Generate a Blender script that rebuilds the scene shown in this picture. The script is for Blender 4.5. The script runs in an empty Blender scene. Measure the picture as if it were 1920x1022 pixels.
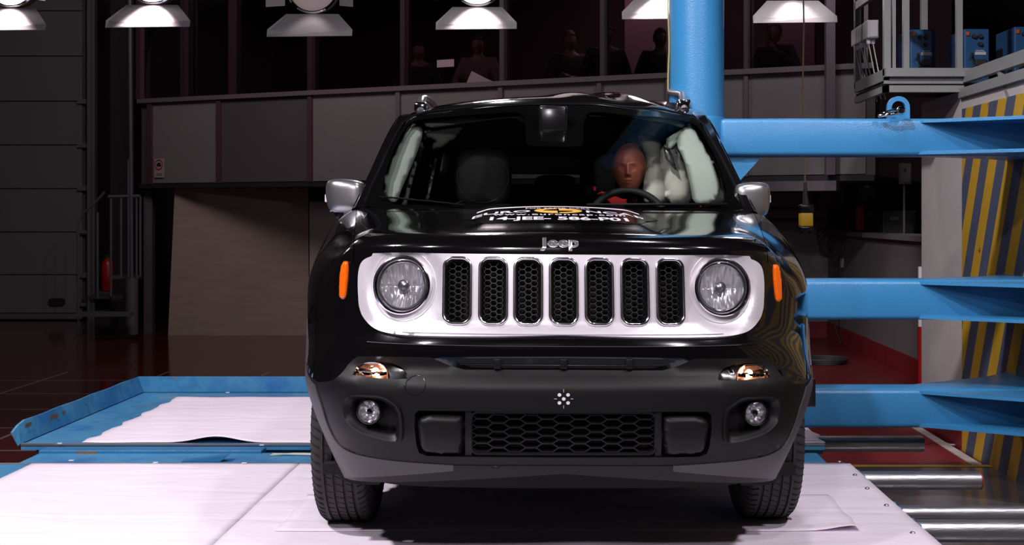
import bpy, bmesh, math, random
from mathutils import Vector, Matrix, geometry
from math import sin, cos, pi, sqrt, radians
random.seed(7)
C = bpy.context.scene.collection
SC = bpy.context.scene
# ------------------------------------------------------------ camera, world, lights
F = 2300.0; HC = 1.12; VX = 1066.0; VY = 400.0
cam_d = bpy.data.cameras.new('camera'); cam = bpy.data.objects.new('camera', cam_d); C.objects.link(cam)
cam.location = (0, 0, HC); cam.rotation_euler = (pi/2, 0, 0)
cam_d.sensor_width = 36; cam_d.sensor_fit = 'HORIZONTAL'; cam_d.lens = 36*F/1920
cam_d.shift_x = -(VX-960)/1920; cam_d.shift_y = -(511-VY)/1920
SC.camera = cam
SC.view_settings.view_transform = 'Standard'; SC.view_settings.look = 'None'
SC.view_settings.gamma = 1; SC.view_settings.exposure = 0.0
SC.view_settings.use_curve_mapping = False
wd = bpy.data.worlds.new('hall_air'); SC.world = wd; wd.use_nodes = True
wd.node_tree.nodes['Background'].inputs[0].default_value = (0.5, 0.42, 0.46, 1)
wd.node_tree.nodes['Background'].inputs[1].default_value = 0.012

def area(name, loc, target, sx, sy, power, col=(1, .93, .98), spread=180):
    d = bpy.data.lights.new(name, 'AREA'); d.shape = 'RECTANGLE'; d.size = sx; d.size_y = sy
    d.energy = power; d.color = col; d.spread = radians(spread)
    o = bpy.data.objects.new(name, d); C.objects.link(o); o.location = loc
    o.rotation_euler = (Vector(target)-Vector(loc)).to_track_quat('-Z', 'Y').to_euler()
    return o
def spot(name, loc, target, power, ang, blend=.5, r=.08, col=(1, .93, .98), parent=None):
    d = bpy.data.lights.new(name, 'SPOT'); d.energy = power; d.spot_size = radians(ang); d.spot_blend = blend
    d.shadow_soft_size = r; d.color = col
    o = bpy.data.objects.new(name, d); C.objects.link(o); o.location = loc
    o.rotation_euler = (Vector(target)-Vector(loc)).to_track_quat('-Z', 'Y').to_euler()
    return o
# unseen floodlights over the camera and sled, with added fill lights among them
spot('floodlight_left', (-2.3, 1.2, 3.9), (-.6, 4.6, .3), 330, 80, .6, .12)
spot('floodlight_right', (2.0, 1.0, 3.9), (.7, 4.6, .5), 260, 80, .6, .12)
spot('floodlight_front', (-.4, .3, 2.9), (-.1, 3.9, .7), 185, 60, .7, .10)
spot('floodlight_sled_left', (-3.4, 3.2, 4.4), (-1.9, 5.2, 0), 850, 70, .7, .14)
spot('floodlight_sled_right', (2.6, 2.6, 4.2), (1.5, 5.2, .1), 330, 56, .7, .14)
spot('wall_fill', (-1.2, 3.0, 4.6), (2.38, 7.7, .8), 1150, 42, .6, .12)  # added spot that brightens the right wall and its stripes
spot('floodlight_rear', (-.8, 9.8, 4.6), (0, 6.0, 1.0), 220, 60, .6, .12)
spot('roof_highlight_spot', (.9, 4.3, 4.8), (0, 5.4, 0), 160, 100, .6, .12)  # added spot for highlights on the roof and bonnet
area('background_fill', (-3.2, 10.2, 4.9), (-3.9, 14.5, .8), 3, 1.0, 82, col=(1, .84, .86))  # added fill without a fixture, lifts the back of the hall
area('side_fill', (1.9, 9.6, 4.0), (2.1, 14, .3), 1.0, .6, 24, col=(1, .9, .92))  # added fill that brightens the far wall under the control room

# ------------------------------------------------------------ materials
def mat(name, col, rough=.5, metal=0, coat=0, noise=0, nscale=8, bump=0, bscale=60, emit=0, spec=.5, stretch=None, rvar=0):
    m = bpy.data.materials.new(name); m.use_nodes = True
    nt = m.node_tree; b = nt.nodes['Principled BSDF']
    b.inputs['Base Color'].default_value = (*col, 1); b.inputs['Roughness'].default_value = rough
    b.inputs['Metallic'].default_value = metal; b.inputs['Coat Weight'].default_value = coat
    b.inputs['Coat Roughness'].default_value = .02; b.inputs['Specular IOR Level'].default_value = spec
    tc = nt.nodes.new('ShaderNodeTexCoord'); src = tc.outputs['Object']
    if stretch:
        mp = nt.nodes.new('ShaderNodeMapping'); mp.inputs['Scale'].default_value = stretch
        nt.links.new(src, mp.inputs[0]); src = mp.outputs[0]
    if noise or rvar:
        n = nt.nodes.new('ShaderNodeTexNoise'); n.inputs['Scale'].default_value = nscale; n.inputs['Detail'].default_value = 5
        nt.links.new(src, n.inputs['Vector'])
        if noise:
            mx = nt.nodes.new('ShaderNodeMix'); mx.data_type = 'RGBA'
            mx.inputs[6].default_value = (*[c*(1-noise) for c in col], 1)
            mx.inputs[7].default_value = (*[min(1, c*(1+noise)) for c in col], 1)
            nt.links.new(n.outputs[0], mx.inputs[0]); nt.links.new(mx.outputs[2], b.inputs['Base Color'])
        if rvar:
            mr = nt.nodes.new('ShaderNodeMapRange'); mr.inputs[3].default_value = rough-rvar; mr.inputs[4].default_value = rough+rvar
            nt.links.new(n.outputs[0], mr.inputs[0]); nt.links.new(mr.outputs[0], b.inputs['Roughness'])
    if bump:
        n2 = nt.nodes.new('ShaderNodeTexNoise'); n2.inputs['Scale'].default_value = bscale; n2.inputs['Detail'].default_value = 3
        nt.links.new(src, n2.inputs['Vector'])
        bp = nt.nodes.new('ShaderNodeBump'); bp.inputs['Strength'].default_value = bump; bp.inputs['Distance'].default_value = .01
        nt.links.new(n2.outputs[0], bp.inputs['Height']); nt.links.new(bp.outputs[0], b.inputs['Normal'])
    if emit:
        b.inputs['Emission Color'].default_value = (*col, 1); b.inputs['Emission Strength'].default_value = emit
    return m
def pane_mat(name, tint=(.8, .86, .82), ior=1.45, rough=.0, opac=0.0, ocol=(0, 0, 0)):
    m = bpy.data.materials.new(name); m.use_nodes = True; nt = m.node_tree; nt.nodes.clear()
    out = nt.nodes.new('ShaderNodeOutputMaterial'); tr = nt.nodes.new('ShaderNodeBsdfTransparent'); tr.inputs[0].default_value = (*tint, 1)
    gl = nt.nodes.new('ShaderNodeBsdfGlossy'); gl.inputs[0].default_value = (1, 1, 1, 1); gl.inputs[1].default_value = rough
    fr = nt.nodes.new('ShaderNodeFresnel'); fr.inputs[0].default_value = ior
    mx = nt.nodes.new('ShaderNodeMixShader')
    nt.links.new(fr.outputs[0], mx.inputs[0]); nt.links.new(tr.outputs[0], mx.inputs[1]); nt.links.new(gl.outputs[0], mx.inputs[2])
    last = mx.outputs[0]
    if opac:
        d = nt.nodes.new('ShaderNodeBsdfDiffuse'); d.inputs[0].default_value = (*ocol, 1)
        m2 = nt.nodes.new('ShaderNodeMixShader'); m2.inputs[0].default_value = opac
        nt.links.new(last, m2.inputs[1]); nt.links.new(d.outputs[0], m2.inputs[2]); last = m2.outputs[0]
    nt.links.new(last, out.inputs[0]); return m
M = {}
M['black_paint'] = mat('black_paint', (.0035, .003, .0035), .12, coat=1.0)
M['plastic'] = mat('black_textured_plastic', (.0055, .0048, .0055), .45, spec=.3, bump=.05, bscale=900, noise=.15)
M['plastic_grey'] = mat('grey_plastic', (.05, .045, .05), .5, bump=.05, bscale=900)
M['plastic_gloss'] = mat('smooth_black_plastic', (.006, .006, .007), .2)
M['mesh_grey'] = mat('grey_mesh_plastic', (.022, .02, .022), .4)
M['badge'] = mat('brushed_badge', (.7, .7, .74), .22, .9)
M['stair'] = mat('dark_stair_steel', (.055, .06, .068), .5)
M['redfloor'] = mat('red_coated_floor', (.17, .018, .02), .3, noise=.2, nscale=3)
M['fluted'] = mat('fluted_reflector', (.98, .96, 1.0), .24, .72)
M['lip'] = mat('dull_black_plastic', (.004, .0035, .004), .7, spec=.2)
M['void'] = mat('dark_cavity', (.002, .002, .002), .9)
M['chrome'] = mat('chrome', (.75, .76, .78), .06, 1)
M['dark_chrome'] = mat('dark_chrome', (.25, .26, .29), .08, 1)
M['lamp_chrome'] = mat('bright_reflector', (.95, .93, .96), .14, 1)
M['satin'] = mat('satin_silver', (.42, .41, .43), .3, .9, noise=.05)
M['grille'] = mat('silver_grille_paint', (.74, .70, .75), .34, .3, coat=.6)
M['rubber'] = mat('tyre_rubber', (.022, .019, .02), .7, bump=.1, bscale=300)
M['glass'] = pane_mat('windscreen_glass', (.86, .9, .87), 1.10)
M['side_glass'] = pane_mat('tinted_side_glass', (.35, .38, .37))
M['clear'] = pane_mat('clear_lens', (.96, .96, .97))
M['room_glass'] = pane_mat('control_room_glass', (.7, .62, .65))
M['amber'] = mat('amber_lens', (.85, .13, .005), .15, coat=1, emit=.08)
M['amber_dim'] = mat('pale_amber_reflector', (.5, .24, .15), .18, .5, noise=.6, nscale=90)
M['bulb_lit'] = mat('lit_bulb', (1, .62, .42), .4, emit=6)
M['frit'] = mat('black_glass_edge', (.003, .003, .003), .12, coat=.8)
M['trim'] = mat('pale_grey_trim', (.21, .235, .21), .7, noise=.08, nscale=20)
M['liner'] = mat('grey_headliner', (.05, .048, .045), .9)
M['dash'] = mat('dark_dashboard', (.012, .012, .013), .6, bump=.1, bscale=500)
M['leather'] = mat('black_leather', (.007, .0065, .007), .6, spec=.25, bump=.15, bscale=250)
M['airbag'] = mat('airbag_fabric', (.42, .41, .36), .85, noise=.12, nscale=18, bump=.25, bscale=25)
M['skin'] = mat('dummy_vinyl_skin', (.30, .085, .052), .42, noise=.08)
M['red_cloth'] = mat('red_cloth', (.5, .008, .01), .8, bump=.2, bscale=300)
M['white_cloth'] = mat('white_cloth', (.55, .62, .58), .85, bump=.3, bscale=40)
M['sticker_black'] = mat('black_film', (.004, .004, .004), .1)
M['sticker_white'] = mat('white_film', (.85, .78, .88), .5)
M['sticker_yellow'] = mat('yellow_film', (.85, .42, .01), .5)
M['steel'] = mat('worn_steel_tube', (.36, .36, .38), .34, .85, noise=.25, nscale=6, bump=.1, bscale=25, stretch=(1, 8, 8), rvar=.1)
M['blue'] = mat('blue_beam_paint', (.028, .168, .355), .3, noise=.1, nscale=3, bump=.18, bscale=190, rvar=.06)
M['grey_metal'] = mat('grey_painted_metal', (.2, .205, .2), .45, noise=.12, nscale=9)
M['grey_box'] = mat('pale_grey_box', (.4, .39, .39), .5)
M['unit_blue'] = mat('dark_blue_casing', (.01, .06, .16), .5)
M['dark'] = mat('dark_machine', (.012, .011, .013), .6)
M['panel'] = mat('grey_wall_panel', (.16, .145, .15), .55, noise=.08, nscale=2)
M['panel_dark'] = mat('dark_wall_panel', (.07, .062, .067), .55, noise=.1, nscale=2)
M['flare_maroon'] = mat('flare_tinted_frame', (.06, .025, .035), .6, noise=.15, nscale=3)  # red haze of lens flare put into the base colour
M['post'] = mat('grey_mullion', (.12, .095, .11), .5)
M['room'] = mat('control_room_wall', (.028, .012, .018), .9, noise=.2, nscale=1.5)  # same flare red put into the room's wall colours
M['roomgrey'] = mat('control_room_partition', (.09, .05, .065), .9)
M['concrete'] = mat('painted_concrete', (.42, .385, .38), .8, noise=.12, nscale=5, bump=.15, bscale=30)
M['redpaint'] = mat('red_floor_paint', (.2, .012, .018), .5, noise=.25, nscale=4)
M['wood'] = mat('plywood', (.26, .195, .165), .65, noise=.22, nscale=4, stretch=(.6, 3, 5), bump=.05, bscale=40)
M['wood_pale'] = mat('pale_board', (.36, .32, .29), .65, noise=.1, nscale=3)
M['door'] = mat('grey_sectional_door', (.15, .14, .15), .5, noise=.06, nscale=2)
M['bright_steel'] = mat('galvanised_rail', (.45, .45, .48), .35, .8)
M['lamp_metal'] = mat('lamp_flap_enamel', (.72, .68, .67), .55, noise=.05, nscale=30)
M['lamp_back'] = mat('lamp_housing', (.1, .07, .08), .5)
M['lamp_glow'] = mat('lit_lamp_glass', (1, .86, .9), .5, emit=8)
M['lamp_dim'] = mat('dim_lamp_glass', (.8, .62, .62), .4, emit=.15)
M['cable'] = mat('cable_rubber', (.03, .028, .03), .6)
M['cable_pale'] = mat('pale_cable', (.5, .5, .45), .5)
M['yellow'] = mat('yellow_plastic', (.62, .36, .01), .45)
M['white'] = mat('white_plastic', (.75, .73, .76), .5)
M['cloth_dark'] = mat('dark_clothing', (.012, .009, .012), .9)
M['cloth_pale'] = mat('pale_clothing', (.1, .07, .08), .9)
M['face'] = mat('skin_tone', (.12, .06, .05), .6)
M['hair'] = mat('dark_hair', (.01, .007, .007), .8)
M['rust'] = mat('rusty_mark', (.2, .1, .05), .8, noise=.4, nscale=20)
M['ext_red'] = mat('red_enamel', (.35, .01, .01), .35)
M['brick'] = mat('brown_block', (.2, .07, .03), .8)

def paper_mat():
    m = mat('white_sheet_paper', (.85, .765, .87), .6, noise=.05, nscale=2.0)
    nt = m.node_tree; b = nt.nodes['Principled BSDF']
    tc = nt.nodes.new('ShaderNodeTexCoord'); mp = nt.nodes.new('ShaderNodeMapping'); mp.inputs['Scale'].default_value = (.7, 2.6, 1)
    nt.links.new(tc.outputs['Object'], mp.inputs[0])
    n = nt.nodes.new('ShaderNodeTexNoise'); n.inputs['Scale'].default_value = 2.2; n.inputs['Detail'].default_value = 4; n.inputs['Distortion'].default_value = 1.2
    nt.links.new(mp.outputs[0], n.inputs['Vector'])
    bp = nt.nodes.new('ShaderNodeBump'); bp.inputs['Strength'].default_value = .3; bp.inputs['Distance'].default_value = .05
    nt.links.new(n.outputs[0], bp.inputs['Height']); nt.links.new(bp.outputs[0], b.inputs['Normal'])
    return m
M['paper'] = paper_mat()
def worn_blue():
    m = mat('worn_blue_paint', (.02, .17, .42), .35)
    nt = m.node_tree; b = nt.nodes['Principled BSDF']; tc = nt.nodes.new('ShaderNodeTexCoord')
    n = nt.nodes.new('ShaderNodeTexNoise'); n.inputs['Scale'].default_value = 3.5; n.inputs['Detail'].default_value = 8; n.inputs['Roughness'].default_value = .7
    nt.links.new(tc.outputs['Object'], n.inputs['Vector'])
    r = nt.nodes.new('ShaderNodeValToRGB'); r.color_ramp.elements[0].position = .62; r.color_ramp.elements[1].position = .68
    r.color_ramp.elements[0].color = (.03, .2, .42, 1); r.color_ramp.elements[1].color = (.22, .16, .12, 1)
    e = r.color_ramp.elements.new(.35); e.color = (.02, .15, .4, 1); e = r.color_ramp.elements.new(.55); e.color = (.06, .26, .45, 1)
    nt.links.new(n.outputs[0], r.inputs[0]); nt.links.new(r.outputs[0], b.inputs['Base Color']); return m
M['worn_blue'] = worn_blue()
def stripe_mat():
    m = mat('hazard_stripes', (.4, .25, .02), .6, bump=.2, bscale=40)
    nt = m.node_tree; b = nt.nodes['Principled BSDF']; tc = nt.nodes.new('ShaderNodeTexCoord')
    sp = nt.nodes.new('ShaderNodeSeparateXYZ'); nt.links.new(tc.outputs['Object'], sp.inputs[0])
    def mth(op, a, bb):
        n = nt.nodes.new('ShaderNodeMath'); n.operation = op
        for i, x in enumerate((a, bb)):
            if isinstance(x, (int, float)): n.inputs[i].default_value = x
            else: nt.links.new(x, n.inputs[i])
        return n.outputs[0]
    t = mth('ADD', sp.outputs[1], mth('MULTIPLY', sp.outputs[2], .47))
    fr = mth('FRACT', mth('DIVIDE', mth('ADD', t, 20.05), .272), 0)
    st = mth('GREATER_THAN', fr, .5)
    n = nt.nodes.new('ShaderNodeTexNoise'); n.inputs['Scale'].default_value = 9; n.inputs['Detail'].default_value = 8; n.inputs['Roughness'].default_value = .75
    nt.links.new(tc.outputs['Object'], n.inputs['Vector'])
    mx = nt.nodes.new('ShaderNodeMix'); mx.data_type = 'RGBA'; mx.inputs[6].default_value = (.43, .25, .015, 1); mx.inputs[7].default_value = (.055, .07, .115, 1)
    nt.links.new(st, mx.inputs[0])
    m2 = nt.nodes.new('ShaderNodeMix'); m2.data_type = 'RGBA'; m2.inputs[7].default_value = (.04, .03, .025, 1)
    nt.links.new(mx.outputs[2], m2.inputs[6]); nt.links.new(mth('GREATER_THAN', n.outputs[0], .64), m2.inputs[0])
    nt.links.new(m2.outputs[2], b.inputs['Base Color']); return m
M['stripes'] = stripe_mat()
def floor_mat():
    m = mat('glossy_red_tiles', (.05, .008, .008), .12)
    nt = m.node_tree; b = nt.nodes['Principled BSDF']; tc = nt.nodes.new('ShaderNodeTexCoord')
    sp = nt.nodes.new('ShaderNodeSeparateXYZ'); nt.links.new(tc.outputs['Object'], sp.inputs[0])
    def mth(op, a, bb):
        n = nt.nodes.new('ShaderNodeMath'); n.operation = op
        for i, x in enumerate((a, bb)):
            if isinstance(x, (int, float)): n.inputs[i].default_value = x
            else: nt.links.new(x, n.inputs[i])
        return n.outputs[0]
    fy = mth('FRACT', mth('DIVIDE', mth('ADD', sp.outputs[1], 7.7-7.34+.01), .77), 0)
    fx = mth('FRACT', mth('DIVIDE', mth('ADD', sp.outputs[0], 9.0-.005), .9), 0)
    ly = mth('LESS_THAN', fy, .035); lx = mth('LESS_THAN', fx, .03)
    near = mth('LESS_THAN', sp.outputs[1], 11.0)
    ln = mth('MULTIPLY', mth('MAXIMUM', ly, lx), near)
    mx = nt.nodes.new('ShaderNodeMix'); mx.data_type = 'RGBA'; mx.inputs[6].default_value = (.055, .007, .007, 1); mx.inputs[7].default_value = (.2, .13, .13, 1)
    nt.links.new(ln, mx.inputs[0]); nt.links.new(mx.outputs[2], b.inputs['Base Color']); return m
M['floor'] = floor_mat()

# ------------------------------------------------------------ helpers
def put(name, verts, faces, m, parent=None, smooth=False, loc=None):
    me = bpy.data.meshes.new(name); me.from_pydata([tuple(v) for v in verts], [], faces)
    me.materials.append(m if not isinstance(m, str) else M[m]); me.update()
    if smooth: me.polygons.foreach_set('use_smooth', [True]*len(me.polygons))
    o = bpy.data.objects.new(name, me); C.objects.link(o)
    if parent: o.parent = parent
    return o
def tag(o, label=None, cat=None, group=None, kind=None):
    if label: o['label'] = label
    if cat: o['category'] = cat
    if group: o['group'] = group
    if kind: o['kind'] = kind
    return o
def empty(name, loc=(0, 0, 0), rz=0, label=None, cat=None, group=None):
    o = bpy.data.objects.new(name, None); C.objects.link(o); o.location = loc; o.rotation_euler = (0, 0, rz)
    o.empty_display_size = .1
    return tag(o, label, cat, group)
def wp(px, py, Y): return Vector(((px-VX)*Y/F, Y, HC+(VY-py)*Y/F))
class MB:
    def __init__(s): s.v = []; s.f = []; s.org = Vector((0, 0, 0))
    def add(s, vs, fs):
        n = len(s.v); s.v += [Vector(v)-s.org for v in vs]; s.f += [tuple(n+i for i in f) for f in fs]; return s
    def box(s, x0, x1, y0, y1, z0, z1, bev=0):
        if bev <= 0:
            return s.add([(x, y, z) for x in (x0, x1) for y in (y0, y1) for z in (z0, z1)],
                  [(0, 1, 3, 2), (4, 6, 7, 5), (0, 4, 5, 1), (2, 3, 7, 6), (0, 2, 6, 4), (1, 5, 7, 3)])
        bm = bmesh.new(); bmesh.ops.create_cube(bm, size=1)
        for v in bm.verts: v.co = Vector(((x0+x1)/2+v.co.x*(x1-x0), (y0+y1)/2+v.co.y*(y1-y0), (z0+z1)/2+v.co.z*(z1-z0)))
        bmesh.ops.bevel(bm, geom=bm.edges[:], offset=bev, segments=3, affect='EDGES', profile=.5)
        bm.verts.index_update(); vs = [v.co.copy() for v in bm.verts]; fs = [tuple(v.index for v in f.verts) for f in bm.faces]; bm.free()
        return s.add(vs, fs)
    def bar(s, a, b, w, h, up=(0, 0, 1)):
        a = Vector(a); b = Vector(b); d = (b-a).normalized(); u = Vector(up)
        sd = d.cross(u)
        if sd.length < 1e-4: sd = d.cross(Vector((1, 0, 0)))
        sd.normalize(); uu = sd.cross(d)
        vs = [p+sd*sx*w/2+uu*sz*h/2 for p in (a, b) for sx, sz in ((-1, -1), (1, -1), (1, 1), (-1, 1))]
        return s.add(vs, [(3, 2, 1, 0), (4, 5, 6, 7), (0, 1, 5, 4), (1, 2, 6, 5), (2, 3, 7, 6), (3, 0, 4, 7)])
    def tube(s, pts, r, n=10, closed=False, ry=None, up=(0, 0, 1), caps=True):
        pts = [Vector(p) for p in pts]; N = len(pts); rr = r if isinstance(r, (list, tuple)) else [r]*N
        vs = []; fs = []; prev = None
        for i, p in enumerate(pts):
            if closed: t = pts[(i+1) % N]-pts[i-1]
            else: t = pts[min(i+1, N-1)]-pts[max(i-1, 0)]
            t.normalize()
            if prev is None:
                a = t.cross(Vector(up))
                if a.length < 1e-3: a = t.cross(Vector((1, 0, 0)))
            else: a = prev-t*prev.dot(t)
            a.normalize(); prev = a; b = a.cross(t)
            q = (ry/r if ry else 1)
            vs += [p+a*rr[i]*cos(2*pi*k/n)+b*rr[i]*q*sin(2*pi*k/n) for k in range(n)]
        for i in range(N if closed else N-1):
            j = (i+1) % N
            for k in range(n): fs.append((i*n+k, i*n+(k+1) % n, j*n+(k+1) % n, j*n+k))
        if caps and not closed: fs.append(tuple(range(n-1, -1, -1))); fs.append(tuple((N-1)*n+k for k in range(n)))
        return s.add(vs, fs)
    def lathe(s, prof, c, axis='z', n=32, mtx=None):
        # prof: (r, h) list; revolve about axis through c
        vs = []; fs = []
        for r, h in prof:
            for k in range(n):
                a = 2*pi*k/n; p = Vector((r*cos(a), r*sin(a), h))
                if axis == 'x': p = Vector((h, r*cos(a), r*sin(a)))
                elif axis == 'y': p = Vector((r*cos(a), h, r*sin(a)))
                elif axis == 'm': p = mtx @ p
                vs.append(Vector(c)+p)
        for i in range(len(prof)-1):
            for k in range(n): fs.append((i*n+k, i*n+(k+1) % n, (i+1)*n+(k+1) % n, (i+1)*n+k))
        return s.add(vs, fs)
    def prism(s, poly, d0, d1, axis='y'):
        def P(a, b, d): return (a, d, b) if axis == 'y' else ((d, a, b) if axis == 'x' else (a, b, d))
        n = len(poly); vs = [P(a, b, d0) for a, b in poly]+[P(a, b, d1) for a, b in poly]
        fs = [tuple(range(n-1, -1, -1)), tuple(range(n, 2*n))]+[(i, (i+1) % n, n+(i+1) % n, n+i) for i in range(n)]
        return s.add(vs, fs)
    def build(s, name, m, parent=None, smooth=False, fix=True, ang=None):
        o = put(name, s.v, s.f, m, parent, smooth)
        if fix:
            bm = bmesh.new(); bm.from_mesh(o.data); bmesh.ops.recalc_face_normals(bm, faces=bm.faces[:]); bm.to_mesh(o.data); bm.free()
        if smooth: smart(o, ang or 40)
        return o
def smart(o, ang=40):
    bm = bmesh.new(); bm.from_mesh(o.data); L = radians(ang)
    for e in bm.edges:
        if len(e.link_faces) == 2 and e.calc_face_angle(0) > L: e.smooth = False
    bm.to_mesh(o.data); bm.free()
def struct(name, mb, m, **k):
    o = mb.build(name, m, **k); o['kind'] = 'structure'; return o
def inside(p, poly):
    x, y = p; r = False; n = len(poly); j = n-1
    for i in range(n):
        xi, yi = poly[i]; xj, yj = poly[j]
        if (yi > y) != (yj > y) and x < (xj-xi)*(y-yi)/(yj-yi)+xi: r = not r
        j = i
    return r
def dens(poly, step):
    out = []
    for i in range(len(poly)):
        a = Vector(poly[i]); b = Vector(poly[(i+1) % len(poly)]); n = max(1, int(math.ceil((b-a).length/step)))
        for k in range(n): out.append(a.lerp(b, k/n))
    return out
def smoothpoly(poly, it=2):
    # Chaikin corner cutting
    for _ in range(it):
        q = []
        for i in range(len(poly)):
            a = Vector(poly[i]); b = Vector(poly[(i+1) % len(poly)]); q += [a.lerp(b, .25), a.lerp(b, .75)]
        poly = q
    return [tuple(p) for p in poly]
def cdt(outline, holes, step):
    loops = [dens(outline, step)]+[dens(h, step) for h in holes]
    vs = []; es = []
    for lp in loops:
        n = len(vs); vs += lp; es += [(n+i, n+(i+1) % len(lp)) for i in range(len(lp))]
    nb = len(vs); xs = [v.x for v in loops[0]]; ys = [v.y for v in loops[0]]
    O = [tuple(v) for v in loops[0]]; H = [[tuple(v) for v in l] for l in loops[1:]]
    x = min(xs)+step*.5; row = 0
    B = vs[:]
    import mathutils
    kd = mathutils.kdtree.KDTree(len(B))
    for i, v in enumerate(B): kd.insert((v.x, v.y, 0), i)
    kd.balance()
    ins = []
    nx = int((max(xs)-min(xs))/step)+1; ny = int((max(ys)-min(ys))/step)+1
    for i in range(nx):
        for j in range(ny):
            p = (min(xs)+(i+.5)*step, min(ys)+(j+.5+.0*(i % 2))*step)
            if inside(p, O) and not any(inside(p, h) for h in H):
                if kd.find((p[0], p[1], 0))[2] > step*.55: ins.append(Vector(p))
    r = geometry.delaunay_2d_cdt(vs+ins, es, [], 0, 1e-6)
    V2, E2, F2 = r[0], r[1], r[2]
    fs = []
    for f in F2:
        c = sum((V2[i] for i in f), Vector((0, 0)))/len(f); c = tuple(c)
        if inside(c, O) and not any(inside(c, h) for h in H): fs.append(tuple(f))
    return V2, fs
def bound_edges(fs):
    d = {}
    for f in fs:
        for i in range(len(f)):
            a, b = f[i], f[(i+1) % len(f)]
            if (b, a) in d: del d[(b, a)]
            else: d[(a, b)] = 1
    return list(d)
def panel(name, outline, holes, surf, step, thick, m, parent, off=0.0, flip=False, post=None):
    """cut a plate out of a parametric surface surf(a, b, off)->Vector; thick = depth behind"""
    V, fs = cdt(outline, holes, step)
    top = [surf(v.x, v.y, off) for v in V]; verts = top[:]; faces = [tuple(f) for f in fs]
    if thick:
        for a, b in bound_edges(fs):
            n = len(verts); verts += [top[a], top[b], surf(V[b].x, V[b].y, off-thick), surf(V[a].x, V[a].y, off-thick)]
            faces.append((n+1, n, n+3, n+2))
    if post: verts = [post(v) for v in verts]
    # orientation: make the first faces agree with the surface's outward direction
    f = fs[len(fs)//2]; c = V[f[0]]
    outw = surf(c.x, c.y, off+.01)-surf(c.x, c.y, off)
    nrm = (top[f[1]]-top[f[0]]).cross(top[f[2]]-top[f[0]])
    if nrm.dot(outw) < 0: faces = [tuple(reversed(q)) for q in faces]
    return put(name, verts, faces, m, parent, True)
def pillow(name, outline, surf, step, T, r, m, parent, post=None, back=.5, p=2):
    V, fs = cdt(outline, [], step)
    O = dens(outline, step*.5); import mathutils
    kd = mathutils.kdtree.KDTree(len(O))
    for i, v in enumerate(O): kd.insert((v.x, v.y, 0), i)
    kd.balance(); verts = []; bd = set(i for e in bound_edges(fs) for i in e)
    hs = []
    for i, v in enumerate(V):
        d = 0 if i in bd else kd.find((v.x, v.y, 0))[2]
        hs.append((1-(1-min(1, d/r))**p)**(1/p))
    top = [surf(v.x, v.y, T*h) for v, h in zip(V, hs)]; bot = [surf(v.x, v.y, -T*back*h) for v, h in zip(V, hs)]
    n = len(V); idx = [i if i in bd else n+i for i in range(n)]
    f0 = fs[0]; c = V[f0[0]]; outw = surf(c.x, c.y, .01)-surf(c.x, c.y, 0)
    nr = (surf(V[f0[1]].x, V[f0[1]].y, 0)-surf(V[f0[0]].x, V[f0[0]].y, 0)).cross(surf(V[f0[2]].x, V[f0[2]].y, 0)-surf(V[f0[0]].x, V[f0[0]].y, 0))
    F1 = fs if nr.dot(outw) > 0 else [tuple(reversed(f)) for f in fs]
    verts = top+bot; faces = [tuple(f) for f in F1]+[tuple(idx[i] for i in reversed(f)) for f in F1]
    if post: verts = [post(v) for v in verts]
    return put(name, verts, faces, m, parent, True)
def interp(tab, x):
    if x <= tab[0][0]: return tab[0][1]
    if x >= tab[-1][0]: return tab[-1][1]
    for i in range(len(tab)-1):
        if x <= tab[i+1][0]:
            x0, y0 = tab[i]; x1, y1 = tab[i+1]; xm, ym = tab[max(i-1, 0)]; xp, yp = tab[min(i+2, len(tab)-1)]
            m0 = (y1-ym)/(x1-xm); m1 = (yp-y0)/(xp-x0); h = x1-x0; t = (x-x0)/h
            return (2*t**3-3*t*t+1)*y0+(t**3-2*t*t+t)*h*m0+(-2*t**3+3*t*t)*y1+(t**3-t*t)*h*m1
def rrect(cx, cy, w, h, r, n=6):
    out = []
    for sx, sy, a0 in ((1, 1, 0), (-1, 1, pi/2), (-1, -1, pi), (1, -1, 3*pi/2)):
        for k in range(n+1):
            a = a0+pi/2*k/n; out.append((cx+sx*(w/2-r)+r*cos(a), cy+sy*(h/2-r)+r*sin(a)))
    return out
def circ(cx, cy, r, n=48, ry=None): return [(cx+r*cos(2*pi*k/n), cy+(ry or r)*sin(2*pi*k/n)) for k in range(n)]
def text_tris(txt, size=1.0, ext=0.0, bold=0.0, align='CENTER', spacing=1.0, bevel=0):
    cu = bpy.data.curves.new('t', 'FONT'); cu.body = txt; cu.size = size; cu.extrude = ext; cu.offset = bold
    cu.align_x = align; cu.align_y = 'CENTER'; cu.space_character = spacing; cu.bevel_depth = bevel; cu.resolution_u = 4
    o = bpy.data.objects.new('t', cu); C.objects.link(o); dg = bpy.context.evaluated_depsgraph_get()
    me = bpy.data.meshes.new_from_object(o.evaluated_get(dg)); vs = [v.co.copy() for v in me.vertices]; fs = [tuple(p.vertices) for p in me.polygons]
    bpy.data.objects.remove(o); bpy.data.meshes.remove(me); bpy.data.curves.remove(cu); return vs, fs
def copy_tree(o, parent=None):
    c = o.copy(); C.objects.link(c)
    if parent: c.parent = parent
    for ch in list(o.children): copy_tree(ch, c)
    return c
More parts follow.
